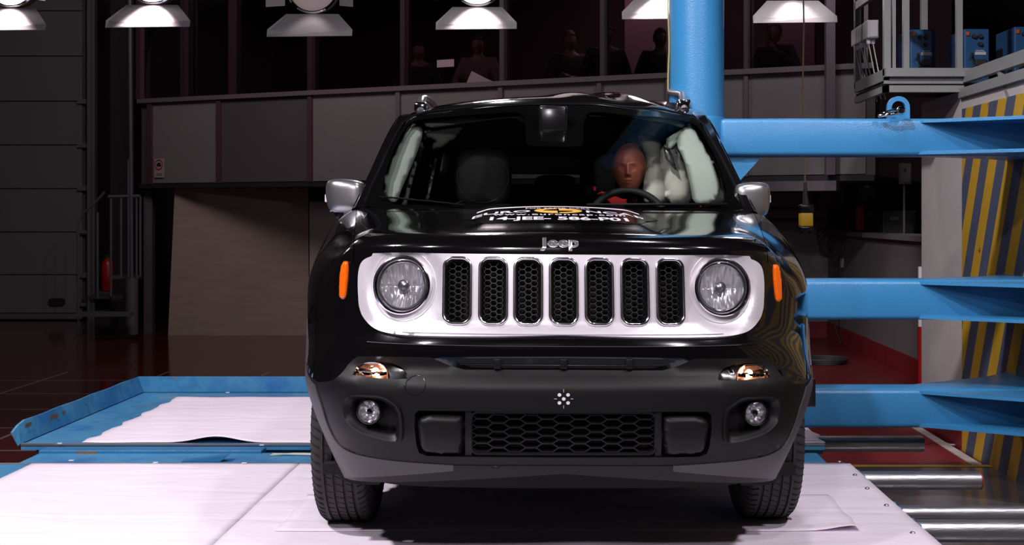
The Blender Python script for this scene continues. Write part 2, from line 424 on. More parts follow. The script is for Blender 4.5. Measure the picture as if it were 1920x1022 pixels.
# ================================================================= THE HALL
FZ = -.30
struct('floor', MB().box(-11, 8, 2.0, 19, FZ-.2, FZ), 'floor')
struct('trim_1', MB().box(1.30, 2.4, 3.0, 6.84, FZ, FZ+.004), mat('grey_pit_plate', (.13, .12, .125), .16, .3, noise=.25, nscale=6))
struct('trim_2', MB().box(1.30, 2.36, 6.84, 6.90, FZ, FZ+.006), mat('yellow_floor_line', (.42, .26, .04), .5))
struct('trim_3', MB().box(2.27, 2.33, 6.9, 8.27, FZ, FZ+.006), mat('chalky_floor_line', (.4, .36, .34), .7, noise=.4, nscale=20))
struct('wall_back', MB().box(-11, 8, 18.0, 18.3, FZ, 6.5), mat('unlit_far_wall', (.05, .04, .045), .8, noise=.2, nscale=1))
struct('wall_left', MB().box(-11.2, -11, 2, 18.3, FZ, 6.5), 'panel_dark')
struct('ceiling', MB().box(-11.2, 8, 2.0, 18.3, 6.5, 6.7), mat('dark_ceiling', (.03, .02, .025), .9))
struct('trim_7', MB().box(1.28, 2.27, 6.9, 8.27, FZ, FZ+.003).box(1.2, 2.95, 8.27, 14.0, FZ, FZ+.003), 'redfloor')
# right side wall with painted stripes
wr = struct('wall_right', MB().box(2.38, 2.75, 3.0, 8.27, FZ, 1.86), 'concrete')
ws = struct('trim_4', MB().box(2.36, 2.38, 3.0, 7.36, FZ, 1.745), 'stripes')
struct('baseboard_right', MB().box(2.365, 2.38, 7.36, 8.27, FZ, FZ+.2), 'redpaint')
struct('wall_far_right', MB().box(2.96, 3.2, 10.2, 14.0, FZ, .885).box(2.9, 3.25, 10.1, 14.0, .885, .93), 'panel')
struct('baseboard_far_right', MB().box(2.945, 2.96, 10.2, 14.0, FZ, -.116), 'redpaint')
struct('wall_far', MB().box(1.2, 2.96, 14.0, 14.2, FZ, 1.35), mat('light_grey_block_wall', (.26, .24, .245), .8, noise=.06))
struct('baseboard_far', MB().box(1.2, 2.96, 13.985, 14.0, FZ, -.116), 'redpaint')
# ---- raised control room across the back
def wy(px): return 3024.5/(210+.0485*(px-285))
def wq(px, z, off=0.0):
    Y = wy(px); X = (px-VX)*Y/F; n = Vector((-.41, -.912, 0))
    return Vector((X, Y, 0))+n*off+Vector((0, 0, z))
def wallpiece(mb, a, b, z0, z1, o0, o1):
    vs = [wq(p, z, o) for p in (a, b) for z in (z0, z1) for o in (o0, o1)]
    return mb.add(vs, [(0, 1, 3, 2), (4, 6, 7, 5), (0, 4, 5, 1), (2, 3, 7, 6), (0, 2, 6, 4), (1, 5, 7, 3)])
ZB, ZT, ZW = 1.464, 2.435, 4.3
wm = struct('wall_control_room', wallpiece(MB(), 262, 1640, ZB, ZT-.01, -.25, -.03), 'panel_dark')
joints = [283, 412, 583, 748, 940, 1125, 1254, 1400, 1552, 1625]
for i in range(len(joints)-1):
    mb = wallpiece(MB(), joints[i]+2, joints[i+1]-2, ZB+.01, ZT-.02, -.03, .0)
    o = mb.build('wall_panel', 'panel_dark' if i == 1 else 'panel', wm)
for p in joints[:-1]: wallpiece(MB(), p-4, p+4, ZB, ZT, -.02, .03).build('wall_post', 'post' if p > 700 else 'flare_maroon', wm)
wallpiece(MB(), 262, 1640, ZT-.02, ZT+.03, -.25, .05).build('sill', 'post', wm)
wallpiece(MB(), 262, 1640, ZB-.05, ZB, -3.2, .02).build('floor_slab', 'dark', wm)
wp_ = [262, 345, 435, 583, 757, 943, 1131, 1256, 1400, 1552, 1625]
for i in range(len(wp_)-1):
    a, b = wp_[i], wp_[i+1]
    mb = MB(); wallpiece(mb, a-4, a+4, ZT+.03, ZW, -.1, .03); wallpiece(mb, b-4, b+4, ZT+.03, ZW, -.1, .03)
    w = struct('window_%d' % (i+1), mb, 'post' if a > 700 else 'flare_maroon')
    wallpiece(MB(), a+4, b-4, ZT+.03, ZW, -.05, -.04).build('pane', 'room_glass', w)
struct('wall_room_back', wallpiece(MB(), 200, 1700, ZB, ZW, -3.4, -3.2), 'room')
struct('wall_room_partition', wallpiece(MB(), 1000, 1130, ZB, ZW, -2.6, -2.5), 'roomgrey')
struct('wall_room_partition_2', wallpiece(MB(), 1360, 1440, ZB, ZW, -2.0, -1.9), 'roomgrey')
struct('ceiling_control_room', wallpiece(MB(), 200, 1700, ZW, ZW+.1, -3.4, .1), 'flare_maroon')
struct('trim_5', wallpiece(MB(), 1385, 1572, ZB-.14, ZB-.05, -.1, .1), 'post')
rl = area('control_room_light', tuple(wq(1060, 4.1, -2.0)), tuple(wq(1060, 2, -2.6)), 1.5, .6, 16, col=(1, .75, .8))
area('control_room_light_2', tuple(wq(1400, 4.1, -1.2)), tuple(wq(1400, 2, -2.0)), 1.0, .6, 9, col=(1, .75, .8))
# steel columns carrying the control room
def column(px, Y, w, z1, m, label, z0=FZ):
    o = MB().box((px-VX)*Y/F-w/2, (px-VX)*Y/F+w/2, Y-w/2, Y+w/2, z0, z1).build('steel_column', m)
    o['kind'] = 'structure'; o.name = 'trim_%d' % (60+int(px) % 30)
column(280, 14.6, .1, ZB-.05, 'panel_dark', '')
column(237, 15.6, .3, 6.4, 'dark', '')
column(1556, 10.95, .08, 4.2, 'post', '', ZB)
# ---- sectional door at the left
dr = struct('door_1', MB().box(-10.8, -6.42, 16.3, 16.4, FZ+.05, 6), 'panel_dark')
for i, (z0, z1) in enumerate(((FZ+.1, .30), (.31, .865), (.875, 1.44), (1.45, 2.02), (2.03, 2.6), (2.61, 3.2), (3.21, 3.8), (3.81, 4.4))):
    MB().box(-10.8, -6.45, 16.26, 16.30, z0, z1, .006).build('door_panel', 'door', dr)
MB().box(-10.8, -6.45, 16.24, 16.3, FZ+.02, FZ+.09).build('bottom_rail', 'bright_steel', dr)
hb = MB(); hb.prism(smoothpoly(rrect(-6.78, -.055, .22, .1, .045), 1), 16.235, 16.262); h = hb.build('door_handle', 'dark', dr)
for z in (-.08, .3, .87, 1.45, 2.02, 2.6): MB().box(-6.5, -6.38, 16.22, 16.28, z-.03, z+.03).build('hinge', 'bright_steel', dr)
struct('trim_6', MB().box(-6.36, -6.28, 16.2, 16.3, FZ, 5).box(-6.25, -6.22, 16.1, 16.2, FZ, 5), 'bright_steel')

# ---- spiral stair
st = empty('spiral_stair', (-4.9, 13.9, FZ), 0, 'dark steel spiral stair with thin railings between the grey door and the plywood board', 'stair')
def S(px, py, dy=0): v = wp(px, py, 13.9+dy); return v-Vector((-4.9, 13.9, FZ))
MB().tube([S(247, 627), S(247, 522)], .07, 14).build('centre_column', 'panel_dark', st, True)
MB().tube([S(247, 522), S(243, -60)], .022, 10).build('upper_pole', 'stair', st, True)
for k, (a, b, py, dy) in enumerate(((150, 245, 586, -.3), (170, 245, 553, .1), (212, 262, 516, .35), (160, 240, 560, .4))):
    m_ = MB(); p0 = S(a, py, dy); p1 = S(b, py, dy)
    m_.add([p0+Vector((0, -.12, 0)), p1+Vector((0, -.03, 0)), p1+Vector((0, .1, 0)), p0+Vector((0, .22, 0)),
            p0+Vector((0, -.12, -.04)), p1+Vector((0, -.03, -.04)), p1+Vector((0, .1, -.04)), p0+Vector((0, .22, -.04))],
           [(0, 1, 2, 3), (7, 6, 5, 4), (0, 4, 5, 1), (1, 5, 6, 2), (2, 6, 7, 3), (3, 7, 4, 0)]).build('tread', 'stair' if k in (0, 2) else 'dark', st)
for px, y0, y1 in ((147, 436, 627), (166, 404, 600), (183, 398, 560), (208, 372, 556), (227, 370, 520), (241, 300, 520), (256, 366, 520), (263, 368, 518)):
    MB().tube([S(px, y1), S(px, y0)], .014, 8).build('baluster', 'stair', st, True)
MB().tube([S(145, 440), S(146, 418), S(158, 398), S(172, 386), S(186, 372), S(196, 360)], .014, 8).build('handrail', 'stair', st, True)
MB().tube([S(145, 437), S(166, 437)], .014, 8).build('handrail', 'stair', st, True)
MB().tube([S(203, 369), S(263, 368)], .02, 8).build('handrail', 'stair', st, True)
# ---- fire extinguisher beside it
fe = empty('fire_extinguisher', tuple(wp(202, 545, 14.6)), 0, 'red fire extinguisher standing in the dark behind the spiral stair', 'extinguisher')
MB().lathe([(0, 0), (.06, 0), (.07, .02), (.07, .3), (.05, .36), (.02, .38), (.02, .4), (0, .4)], (0, 0, 0), n=20).build('cylinder_body', 'ext_red', fe, True)
MB().box(-.03, .05, -.015, .015, .4, .43).tube([(0, 0, .39), (-.09, 0, .36), (-.1, 0, .2)], .01, 8).build('valve', 'dark', fe)
tag(MB().box(wp(190, 0, 14.7).x, wp(217, 0, 14.7).x, 14.5, 14.8, FZ, wp(0, 546, 14.6).z).build('storage_plinth', 'panel_dark'), 'dark low plinth under the red fire extinguisher', 'plinth')
# ---- leaning boards
def board(name, corners, th, m, label, Y):
    vs = [Vector(c) for c in corners]; back = [v+Vector((0, th, 0)) for v in vs]
    o = put(name, vs+back, [(0, 1, 2, 3), (7, 6, 5, 4), (0, 4, 5, 1), (1, 5, 6, 2), (2, 6, 7, 3), (3, 7, 4, 0)], m)
    bm = bmesh.new(); bm.from_mesh(o.data); bmesh.ops.recalc_face_normals(bm, faces=bm.faces[:]); bm.to_mesh(o.data); bm.free()
    return tag(o, label, 'board')
b = wp(315, 629, 14.26); b2 = wp(580, 629, 14.26); t = wp(328, 349, 14.35); t2 = wp(577, 345, 14.35)
board('plywood_board', [b, b2, t2, t], .02, 'wood', 'large brown plywood board leaning upright at the back, left of the car', 14)
b = wp(581, 629, 14.2); b2 = wp(690, 629, 14.2); t = wp(580, 378, 14.35); t2 = wp(690, 378, 14.35)
board('pale_board', [b, b2, t2, t], .02, 'wood_pale', 'paler board beside the plywood, half hidden behind the car fender', 14)
# ---- prohibition sign
sg = empty('prohibition_sign', tuple(wq(300, 1.12+(400-317)*wy(300)/F, .012)), -.42, 'small white notice with a red prohibition ring on the grey wall panel', 'sign')
MB().box(-.07, .07, -.004, .004, -.1, .12).build('sign_plate', mat('sign_plate', (.3, .27, .28), .6), sg)
rg = MB(); rg.tube([(.055*cos(a*pi/16), -.006, .05+.055*sin(a*pi/16)) for a in range(32)], .006, 6, True); rg.build('red_ring', 'ext_red', sg)
MB().box(-.033, .033, -.008, -.004, .03, .06).box(-.018, .018, -.008, -.004, .06, .075).build('symbol', 'dark', sg)
for z in (-.06, -.075): MB().box(-.04, .04, -.007, -.004, z, z+.005).build('text_line', 'dark', sg)

# ---- floodlights hung in a row behind the car
def lamp(px, yb, wpx, Y, lit, label):
    # px centre, yb lower flap edge, wpx flap width
    k = Y/F; w = wpx*k/2; c = wp(px, yb, Y)
    t = empty('floodlight', tuple(c), 0, label, 'lamp', None)
    hgt = 46*k; hb = .62*w
    # lower flap: trapezoid sloping towards the camera at its free edge
    def flap(pts, name):
        a = [Vector(p) for p in pts]; n = (a[1]-a[0]).cross(a[2]-a[0]).normalized()*.006
        q = a+[p+n for p in a]; nn = len(a)
        o = put(name, q, [tuple(range(nn)), tuple(range(2*nn-1, nn-1, -1))]+[(i, (i+1) % nn, nn+(i+1) % nn, nn+i) for i in range(nn)], 'lamp_metal', t); return o
    flap([(-w, -.10, 0), (w, -.10, .006), (w*1.0, -.085, .05), (hb, 0, hgt), (-hb, 0, hgt), (-w, -.085, .05)], 'lower_flap')
    flap([(-hb-.01, 0, hgt+.06), (-w*1.02, -.1, hgt+.035), (-w*1.02, -.1, hgt+.35), (-hb-.01, 0, hgt+.36)], 'side_flap')
    flap([(hb+.01, 0, hgt+.06), (w*1.02, -.1, hgt+.035), (w*1.02, -.1, hgt+.35), (hb+.01, 0, hgt+.36)], 'side_flap')
    R = hb*.98; cz = hgt+R+.015
    MB().lathe([(0, .26), (R*.6, .24), (R*.95, .12), (R*1.05, 0), (R*.98, 0), (R*.88, .11), (R*.5, .2), (0, .22)], (0, 0.01, cz), 'y', 40).build('housing', 'lamp_back', t, True)
    MB().lathe([(R*1.0, -.012), (R*1.06, -.004), (R*1.06, .012), (R*.96, .012), (R*.96, -.01), (R*1.0, -.012)], (0, 0, cz), 'y', 40).build('rim', 'chrome', t, True)
    MB().lathe([(0, .02), (R*.95, .02)], (0, 0, cz), 'y', 40).build('lamp_glass', 'lamp_glow' if lit > .5 else 'lamp_dim', t)
    MB().tube([(0, .15, cz+R), (0, .15, cz+2.2)], .02, 8).build('hanger', 'lamp_back', t)
    if lit:
        s = spot('lamp_light', (0, -.07, cz-.02), (0, -.45, cz-1.0), 13*lit, 72, .35, .03, (1, .84, .9)); s.parent = t
    return t
lamp(20, 62, 152, 8.5, 2.4, 'brightly lit floodlight at the top, leftmost of the row')
lamp(286, 56, 156, 8.5, 4.0, 'brightly lit floodlight at the top, second from the left of the row')
lamp(586, 73, 158, 8.5, .10, 'dull unlit looking floodlight between two bright ones, above the wall panels left of the car')
lamp(895, 60, 150, 8.5, 2.6, 'lit floodlight hanging directly above the left half of the car roof')
lamp(1240, 41, 150, 8.2, 5.0, 'bright floodlight partly hidden behind the blue pole')
lamp(1486, 48, 156, 8.5, .75, 'half lit floodlight to the right of the blue pole')

# ---- onlookers behind the glass
def skin_mesh(joints, bones, name, voxel=0):
    me = bpy.data.meshes.new(name); me.from_pydata([j[0] for j in joints], bones, []); o = bpy.data.objects.new(name, me); C.objects.link(o)
    md = o.modifiers.new('s', 'SKIN'); md.use_smooth_shade = True
    for i, j in enumerate(joints):
        r = j[1] if isinstance(j[1], tuple) else (j[1], j[1]); me.skin_vertices[0].data[i].radius = r
    me.skin_vertices[0].data[0].use_root = True
    sd = o.modifiers.new('d', 'SUBSURF'); sd.levels = 2
    if voxel: rm = o.modifiers.new('r', 'REMESH'); rm.mode = 'VOXEL'; rm.voxel_size = voxel; rm.use_smooth_shade = True
    dg = bpy.context.evaluated_depsgraph_get(); m2 = bpy.data.meshes.new_from_object(o.evaluated_get(dg))
    bpy.data.objects.remove(o); vs = [v.co.copy() for v in m2.vertices]; fs = [tuple(p.vertices) for p in m2.polygons]; bpy.data.meshes.remove(m2)
    return vs, fs
def remesh(vs, fs, voxel, name, m, parent=None):
    o = put(name+'_t', vs, fs, m); rm = o.modifiers.new('r', 'REMESH'); rm.mode = 'VOXEL'; rm.voxel_size = voxel; rm.use_smooth_shade = True
    dg = bpy.context.evaluated_depsgraph_get(); m2 = bpy.data.meshes.new_from_object(o.evaluated_get(dg)); bpy.data.objects.remove(o)
    m2.name = name; m2.materials.clear(); m2.materials.append(M[m] if isinstance(m, str) else m)
    o = bpy.data.objects.new(name, m2); C.objects.link(o); o.parent = parent; return o
def head_verts(sx=.076, sy=.096, sz=.118, nu=72, nv=60):
    vs = []; fs = []
    for j in range(nv+1):
        ph = pi*j/nv
        for i in range(nu):
            th = 2*pi*i/nu
            x = sin(ph)*sin(th); y = -sin(ph)*cos(th); z = cos(ph)
            jaw = 1-.26*max(0, -z)**1.4; X = x*jaw; Y = y*(1-.10*max(0, -z))
            fy = max(0, -y); g = lambda cx, cz, rx, rz: math.exp(-((x-cx)/rx)**2-((z-cz)/rz)**2)*(1 if y < 0 else 0)
            d = -.10*g(.32, .0, .2, .13)-.10*g(-.32, .0, .2, .13)          # sockets
            d += .05*g(.3, .18, .34, .08)+.05*g(-.3, .18, .34, .08)          # brows
            d += .07*g(0, .06, .09, .14)+.15*g(0, -.13, .10, .16)+.12*g(0, -.24, .13, .06)  # nose bridge, tip
            d += .04*g(.13, -.25, .06, .05)+.04*g(-.13, -.25, .06, .05)      # nostrils
            d += .06*g(0, -.46, .24, .045)+.055*g(0, -.56, .20, .05)-.05*g(0, -.51, .26, .018)-.03*g(0, -.37, .15, .05)
            d += .07*g(0, -.80, .22, .14)+.02*g(.32, 0, .1, .05)+.02*g(-.32, 0, .1, .05)
            d += -.035*g(.62, -.3, .2, .3)-.035*g(-.62, -.3, .2, .3)
            vs.append(Vector((X*sx, (Y-d*fy**.5)*sy, z*sz)))
    for j in range(nv):
        for i in range(nu): fs.append((j*nu+i, j*nu+(i+1) % nu, (j+1)*nu+(i+1) % nu, (j+1)*nu+i))
    for s in (-1, 1):       # ears
        n0 = len(vs)
        for a in range(8):
            for b in range(12):
                t = pi*a/7; q = 2*pi*b/12; vs.append(Vector((s*(.074+.012*cos(t)), .012+.016*sin(t)*cos(q)+.004, -.005+.03*sin(t)*sin(q))))
        for a in range(7):
            for b in range(12): fs.append((n0+a*12+b, n0+a*12+(b+1) % 12, n0+(a+1)*12+(b+1) % 12, n0+(a+1)*12+b))
    return vs, fs
def person(px, ytop, off, label, hgt=1.72, facing=0, arms='down', shirt='cloth_dark', lean=0):
    Yc = wy(px)+off*.9; base = Vector(((px-VX)*Yc/F, Yc, ZB)); ztop = HC+(VY-ytop)*Yc/F; k = (ztop-ZB)/1.72
    t = empty('person', tuple(base), facing, label, 'person', None)
    hz = 1.60; V3 = Vector
    hands = {'down': ((.27, -.05, .82), (-.27, -.05, .82), (.28, .02, 1.10), (-.28, .02, 1.10)),
             'fold': ((-.06, -.24, 1.16), (.06, -.26, 1.12), (.27, -.06, 1.10), (-.27, -.06, 1.10)),
             'up': ((.12, -.3, 1.36), (-.26, -.1, .9), (.3, -.12, 1.15), (-.28, .02, 1.10))}[arms]
    J = [((0, 0, .95), (.15, .11)), ((0, .01, 1.15), (.14, .1)), ((0, .01, 1.36), (.15, .1)), ((0, .01, 1.46), .06), ((0, 0, 1.56), .055),
         ((.17, .01, 1.41), .06), (hands[2], .045), (hands[0], .032), ((-.17, .01, 1.41), .06), (hands[3], .045), (hands[1], .032),
         ((.1, 0, .9), .09), ((.11, -.01, .5), .065), ((.11, .0, .08), .045), ((.12, -.15, .04), .04),
         ((-.1, 0, .9), .09), ((-.11, -.01, .5), .065), ((-.11, .0, .08), .045), ((-.12, -.15, .04), .04)]
    B = [(0, 1), (1, 2), (2, 3), (3, 4), (2, 5), (5, 6), (6, 7), (2, 8), (8, 9), (9, 10), (0, 11), (11, 12), (12, 13), (13, 14), (0, 15), (15, 16), (16, 17), (17, 18)]
    vs, fs = skin_mesh(J, B, 'b'); hv, hf = head_verts(nu=36, nv=30); n = len(vs)
    vs = vs+[v+Vector((0, 0, hz)) for v in hv]; fs = fs+[tuple(n+i for i in f) for f in hf]
    for hp, el in ((hands[0], hands[2]), (hands[1], hands[3])):       # palm and fingers
        d = (V3(hp)-V3(el)).normalized(); sd = d.cross(V3((0, 1, .2))).normalized(); mb = MB()
        p = V3(hp); mb.tube([p, p+d*.05, p+d*.09], [.026, .036, .03], 8)
        for q in range(4): mb.tube([p+d*.08+sd*(q-1.5)*.018, p+d*(.15-.006*abs(q-1.5))+sd*(q-1.5)*.02], .0085, 6)
        mb.tube([p+d*.03+sd*.03, p+d*.08+sd*.055], .01, 6); n = len(vs); vs += mb.v; fs += [tuple(n+i for i in f) for f in mb.f]
    body = remesh([v*k for v in vs], fs, .012, 'body', 'face', t)
    # clothes: shell around the torso, arms and legs
    J2 = [(j[0], tuple(r*1.14+.006 for r in (j[1] if isinstance(j[1], tuple) else (j[1], j[1])))) for j in J]
    def short(a, b, f): return tuple(a[i]+(b[i]-a[i])*f for i in range(3))
    idx = [0, 1, 2, 5, 6, 7, 8, 9, 10]; JJ = [J2[i] for i in idx]; JJ[5] = (short(J[6][0], J[7][0], .92), JJ[5][1]); JJ[8] = (short(J[9][0], J[10][0], .92), JJ[8][1])
    v2, f2 = skin_mesh(JJ, [(0, 1), (1, 2), (2, 3), (3, 4), (4, 5), (2, 6), (6, 7), (7, 8)], 'c'); remesh([v*k for v in v2], f2, .014, 'jacket', shirt, t)
    idx = [0, 11, 12, 13, 15, 16, 17]; JJ = [J2[i] for i in idx]; v2, f2 = skin_mesh(JJ, [(0, 1), (1, 2), (2, 3), (0, 4), (4, 5), (5, 6)], 'c'); remesh([v*k for v in v2], f2, .014, 'trousers', 'cloth_dark', t)
    hm = MB(); 
    for j in range(9):
        ph = pi*.5*j/8
        for i in range(24):
            th = 2*pi*i/24; zz = cos(ph); fr = -cos(th) < -.2 and zz < .45
            hm.v.append(Vector((sin(ph)*sin(th)*.082, -sin(ph)*cos(th)*.102+.006, hz+max(zz, .5 if cos(th) > .35 else -1)*.126))*k)
    hm.f = [(j*24+i, j*24+(i+1) % 24, (j+1)*24+(i+1) % 24, (j+1)*24+i) for j in range(8) for i in range(24)]
    hm.build('hair', 'hair', t, True)
    return t
person(1068, 57, 1.75, 'person in a dark top standing at the lighter partition, left of two heads close together', facing=.25, arms='fold')
person(1137, 46, .62, 'taller person in dark clothes behind the window post left of the blue pole', facing=.3)
person(1238, 52, .75, 'person in dark clothes right beside the blue pole, behind the glass', facing=.2)
person(897, 66, .7, 'person bent over papers in the window above the car roof rail', facing=-.1, arms='fold', shirt='cloth_pale')
person(785, 78, 1.0, 'person standing behind the window left of the small white notice', facing=.1)
person(1452, 40, .6, 'person reaching forward in the window right of the blue pole', facing=-.5, arms='up')
tag(put('paper_notice', [wq(816, HC+(VY-126)*wy(816)/F, -.038), wq(848, HC+(VY-124)*wy(848)/F, -.038), wq(848, HC+(VY-110)*wy(848)/F, -.038), wq(816, HC+(VY-112)*wy(816)/F, -.038),
    wq(816, HC+(VY-126)*wy(816)/F, -.036), wq(848, HC+(VY-124)*wy(848)/F, -.036), wq(848, HC+(VY-110)*wy(848)/F, -.036), wq(816, HC+(VY-112)*wy(816)/F, -.036)],
    [(0, 1, 2, 3), (7, 6, 5, 4), (0, 4, 5, 1), (1, 5, 6, 2), (2, 6, 7, 3), (3, 7, 4, 0)], mat('dim_paper', (.34, .25, .28), .8)), 'small pale paper notice stuck inside the control room window', 'notice')
def zz(px, py): return HC+(VY-py)*wy(px)/F
tag(put('paper_sheets', [wq(872, zz(872, 158), -.03), wq(926, zz(926, 154), -.03), wq(908, zz(908, 146), -.03), wq(883, zz(883, 133), -.03),
    wq(872, zz(872, 158), -.015), wq(926, zz(926, 154), -.015), wq(908, zz(908, 146), -.015), wq(883, zz(883, 133), -.015)],
    [(0, 1, 2, 3), (7, 6, 5, 4), (0, 4, 5, 1), (1, 5, 6, 2), (2, 6, 7, 3), (3, 7, 4, 0)], mat('pale_sheet', (.24, .18, .2), .8)), 'pale folded sheets standing on the window sill above the roof rail', 'paper')

# ---- pole barrier: pole and its three arms are one welded frame
PX, PY, PR = .626, 6.0, .134
pb = empty('pole_barrier', (PX, PY, 0), 0, 'blue painted steel pole with three thick horizontal arms pressed into the car side', 'pole')
pm = MB(); pm.lathe([(PR, .1), (PR, 3.6)], (0, 0, 0), n=64); pm.build('pole', 'blue', pb, True)
XE = 2.38-PX
for k, (z0, z1) in enumerate(((1.397, 1.577), (.607, .799), (.086, .273))):
    o = MB().box(PR-.03, XE, -.1, .1, z0, z1, .022).build('arm', 'blue', pb, True, ang=50)
    for s in (-1, 1):       # widening gussets, front and back, top and bottom
        for zz0, zz1 in ((z1-.022, z1-.006), (z0+.006, z0+.022)):
            MB().prism([(1.06, s*.095), (XE, s*.095), (XE, s*.62), (1.55, s*.40), (1.08, s*.11)], zz0, zz1, 'z').build('gusset', 'blue', o)
    if k == 0:
        MB().prism([(PR-.02, z0+.003), (PR+.17, z0+.003), (PR+.16, z0-.02), (PR-.02, z0-.22)], -.06, -.04).build('knee_brace', 'blue', o)
        MB().lathe([(PR+.002, z0-.01), (PR+.006, z0), (PR+.006, z1), (PR+.002, z1+.01)], (0, 0, 0), n=64).build('weld_collar', 'blue', o, True)
        lg = MB(); lx = wp(1689, 0, 5.95).x-PX
        ring = [(lx+.055*cos(a), z1+.06+.055*sin(a)) for a in [pi*j/14 for j in range(15)]]+[(lx-.055, z1-.005), (lx+.055, z1-.005)]
        V, fs = cdt(ring, [circ(lx, z1+.058, .034, 24)], .02)
        vs = [(v.x, -.012, v.y) for v in V]; n = len(vs); vs += [(v.x, .012, v.y) for v in V]
        fc = [tuple(f) for f in fs]+[tuple(n+i for i in reversed(f)) for f in fs]+[(b, a, n+a, n+b) for a, b in bound_edges(fs)]
        lug = MB().add(vs, fc).build('lifting_lug', 'blue', o)
tag(pb, group=None)
sh = empty('shackle', tuple(wp(1680, 213, 5.86)), 0, 'chrome shackle lying on the top blue arm through its lifting eye', 'shackle')
MB().tube([(-.085, 0, -.01), (-.05, -.02, -.008), (0, -.02, 0), (.025, 0, .012), (.03, .05, .02), (0, .09, .02), (-.06, .09, .0)], .009, 10).build('bow', 'chrome', sh, True)
MB().lathe([(0, -.022), (.013, -.022), (.02, -.015), (.022, 0), (.02, .012), (0, .012)], (.02, -.01, .012), 'y', 20).build('pin_head', 'chrome', sh, True)
# cable running down the left edge of the pole
cb = MB(); cb.tube([(PX-PR-.005+.003*sin(z*17), PY-.03, z) for z in [1.72+.06*j for j in range(31)]], .0045, 6)
tag(cb.build('sensor_cable', mat('yellow_green_cable', (.25, .2, .06), .6), None, True), 'thin twisted yellow cable running down the left edge of the blue pole', 'cable')

# ---- caged walkway at the top right
cg = empty('steel_walkway', (2.1, 7.38, 1.85), 0, 'grey steel framed cage and walkway fixed on top of the striped wall', 'walkway')
def cx(px): return (px-VX)*7.38/F-2.1
L0, R0 = cx(1658), cx(1808); D = .77
for nm, x, y, w in (('post', L0+.02, .02, .04), ('post', L0+.065, .03, .02), ('post', cx(1700), .02, .035), ('post', cx(1800), .02, .035), ('post', L0+.02, D, .04), ('post', R0-.02, D, .04)):
    MB().box(x-w/2, x+w/2, y-w/2, y+w/2, .1, 1.6).build('post', 'grey_metal', cg)
MB().box(L0, R0+.1, -.04, .0, .09, .14).build('rail', 'grey_metal', cg)
MB().box(L0, R0, 0, .05, 0, .04).build('rail', 'grey_metal', cg)
MB().box(L0, R0, .0, .02, .05, .09).build('rail', 'grey_metal', cg)
for z0, z1 in ((.0, .04), (.07, .14), (.62, .67)): MB().box(L0, L0+.03, 0, D, z0, z1).build('rail', 'grey_metal', cg)
MB().box(L0+.01, R0+1.1, .02, D, .04, .06).build('deck', 'dark', cg)
MB().box(R0-.01, R0+.03, -4.2, .02, .055, .125).build('rail', 'grey_metal', cg)
MB().box(R0-.03, R0+.03, -4.2, .02, -.035, .02).build('rail', 'grey_metal', cg)
for y in (-.55, -1.15, -1.8): MB().bar((R0+.01, y, .1), (R0+.01, y-.25, -.16), .03, .03).build('brace', 'grey_metal', cg)
# electrical boxes in the cage
for i, (px0, px1, y0, y1, Y) in enumerate(((1627, 1648, 37, 71, 7.62), (1615, 1631, 45, 78, 7.80), (1605, 1617, 52, 83, 7.98))):
    a = wp(px0, y1, Y); b = wp(px1, y0, Y); nm = ('nearest', 'middle', 'farthest')[i]
    t = empty('junction_box', (a.x, Y, a.z), 0, 'pale grey electrical box inside the steel cage, %s of three in a line' % nm, 'electrical box', 'electrical boxes in the cage')
    MB().box(0, b.x-a.x, 0, .14, 0, b.z-a.z, .006).build('case', 'grey_box', t)
    MB().box(.008, b.x-a.x-.008, -.006, 0, .008, b.z-a.z-.008).build('lid', 'grey_box', t)
    for q in (.3, .7): MB().lathe([(0, -.03), (.011, -.03), (.014, -.02), (.014, 0)], ((b.x-a.x)*q, .06, 0), n=12).build('cable_gland', 'white', t)
    for q in (.3, .7):
        MB().tube([((b.x-a.x)*q, .06, -.03), ((b.x-a.x)*q+.03, .05, -.2), ((b.x-a.x)*q+.07, .03, -.38)], .004, 6).build('cable', 'cable_pale', t)
MB()
# blue units
for i, (px0, px1, y0) in enumerate(((1707, 1755, 55), (1808, 1855, 54), (1902, 1950, 50))):
    Y = 8.0; a = wp(px0, 0, Y); b = wp(px1, y0, Y); zb = 1.91
    t = empty('power_unit', (a.x, Y, zb), 0, 'dark blue power unit behind the grey rails, %s' % ('leftmost of three', 'middle of three', 'right one cut by the photo edge')[i], 'machine', 'blue power units on the walkway')
    w = b.x-a.x; h = b.z-zb
    MB().box(0, w, 0, .35, 0, h, .008).build('case', 'unit_blue', t)
    MB().box(.01, .03, -.01, 0, h-.045, h-.02).build('indicator_lamp', mat('orange_indicator', (.4, .08, .01), .4), t)
    for dx, dz in ((.06, .04), (.1, .04), (.1, .09)): MB().lathe([(0, -.022), (.013, -.022), (.015, 0)], (dx, 0, h-dz-.01), 'y', 14).build('knob', 'dark', t, True)
    MB().box(.07, .14, -.004, 0, h-.17, h-.15).box(.075, .13, -.004, 0, h-.145, h-.14).build('scale_plate', 'grey_box', t)
    MB().tube([(.05, -.0, h-.16), (.02, -.06, h-.2), (.06, -.05, h-.24), (.03, -.0, h-.27)], .008, 8).build('lead', 'cable', t, True)
    MB().box(.07, .14, -.02, 0, h-.24, h-.2, .004).build('socket', 'dark', t)
# red and white marker post at the end of the wall
t = empty('marker_post', tuple(wp(1726, 735, 8.34)), 0, 'thin red and white post at the near end of the white wall', 'post')
hz = HC+(VY-500)*8.34/F-t.location.z
t.location.z = FZ; hz = HC+(VY-500)*8.34/F-FZ
MB().box(-.014, .014, -.01, .01, 0, hz).build('shaft', 'white', t); MB().box(-.016, .016, -.012, .012, .25, .65).build('red_band', 'ext_red', t)

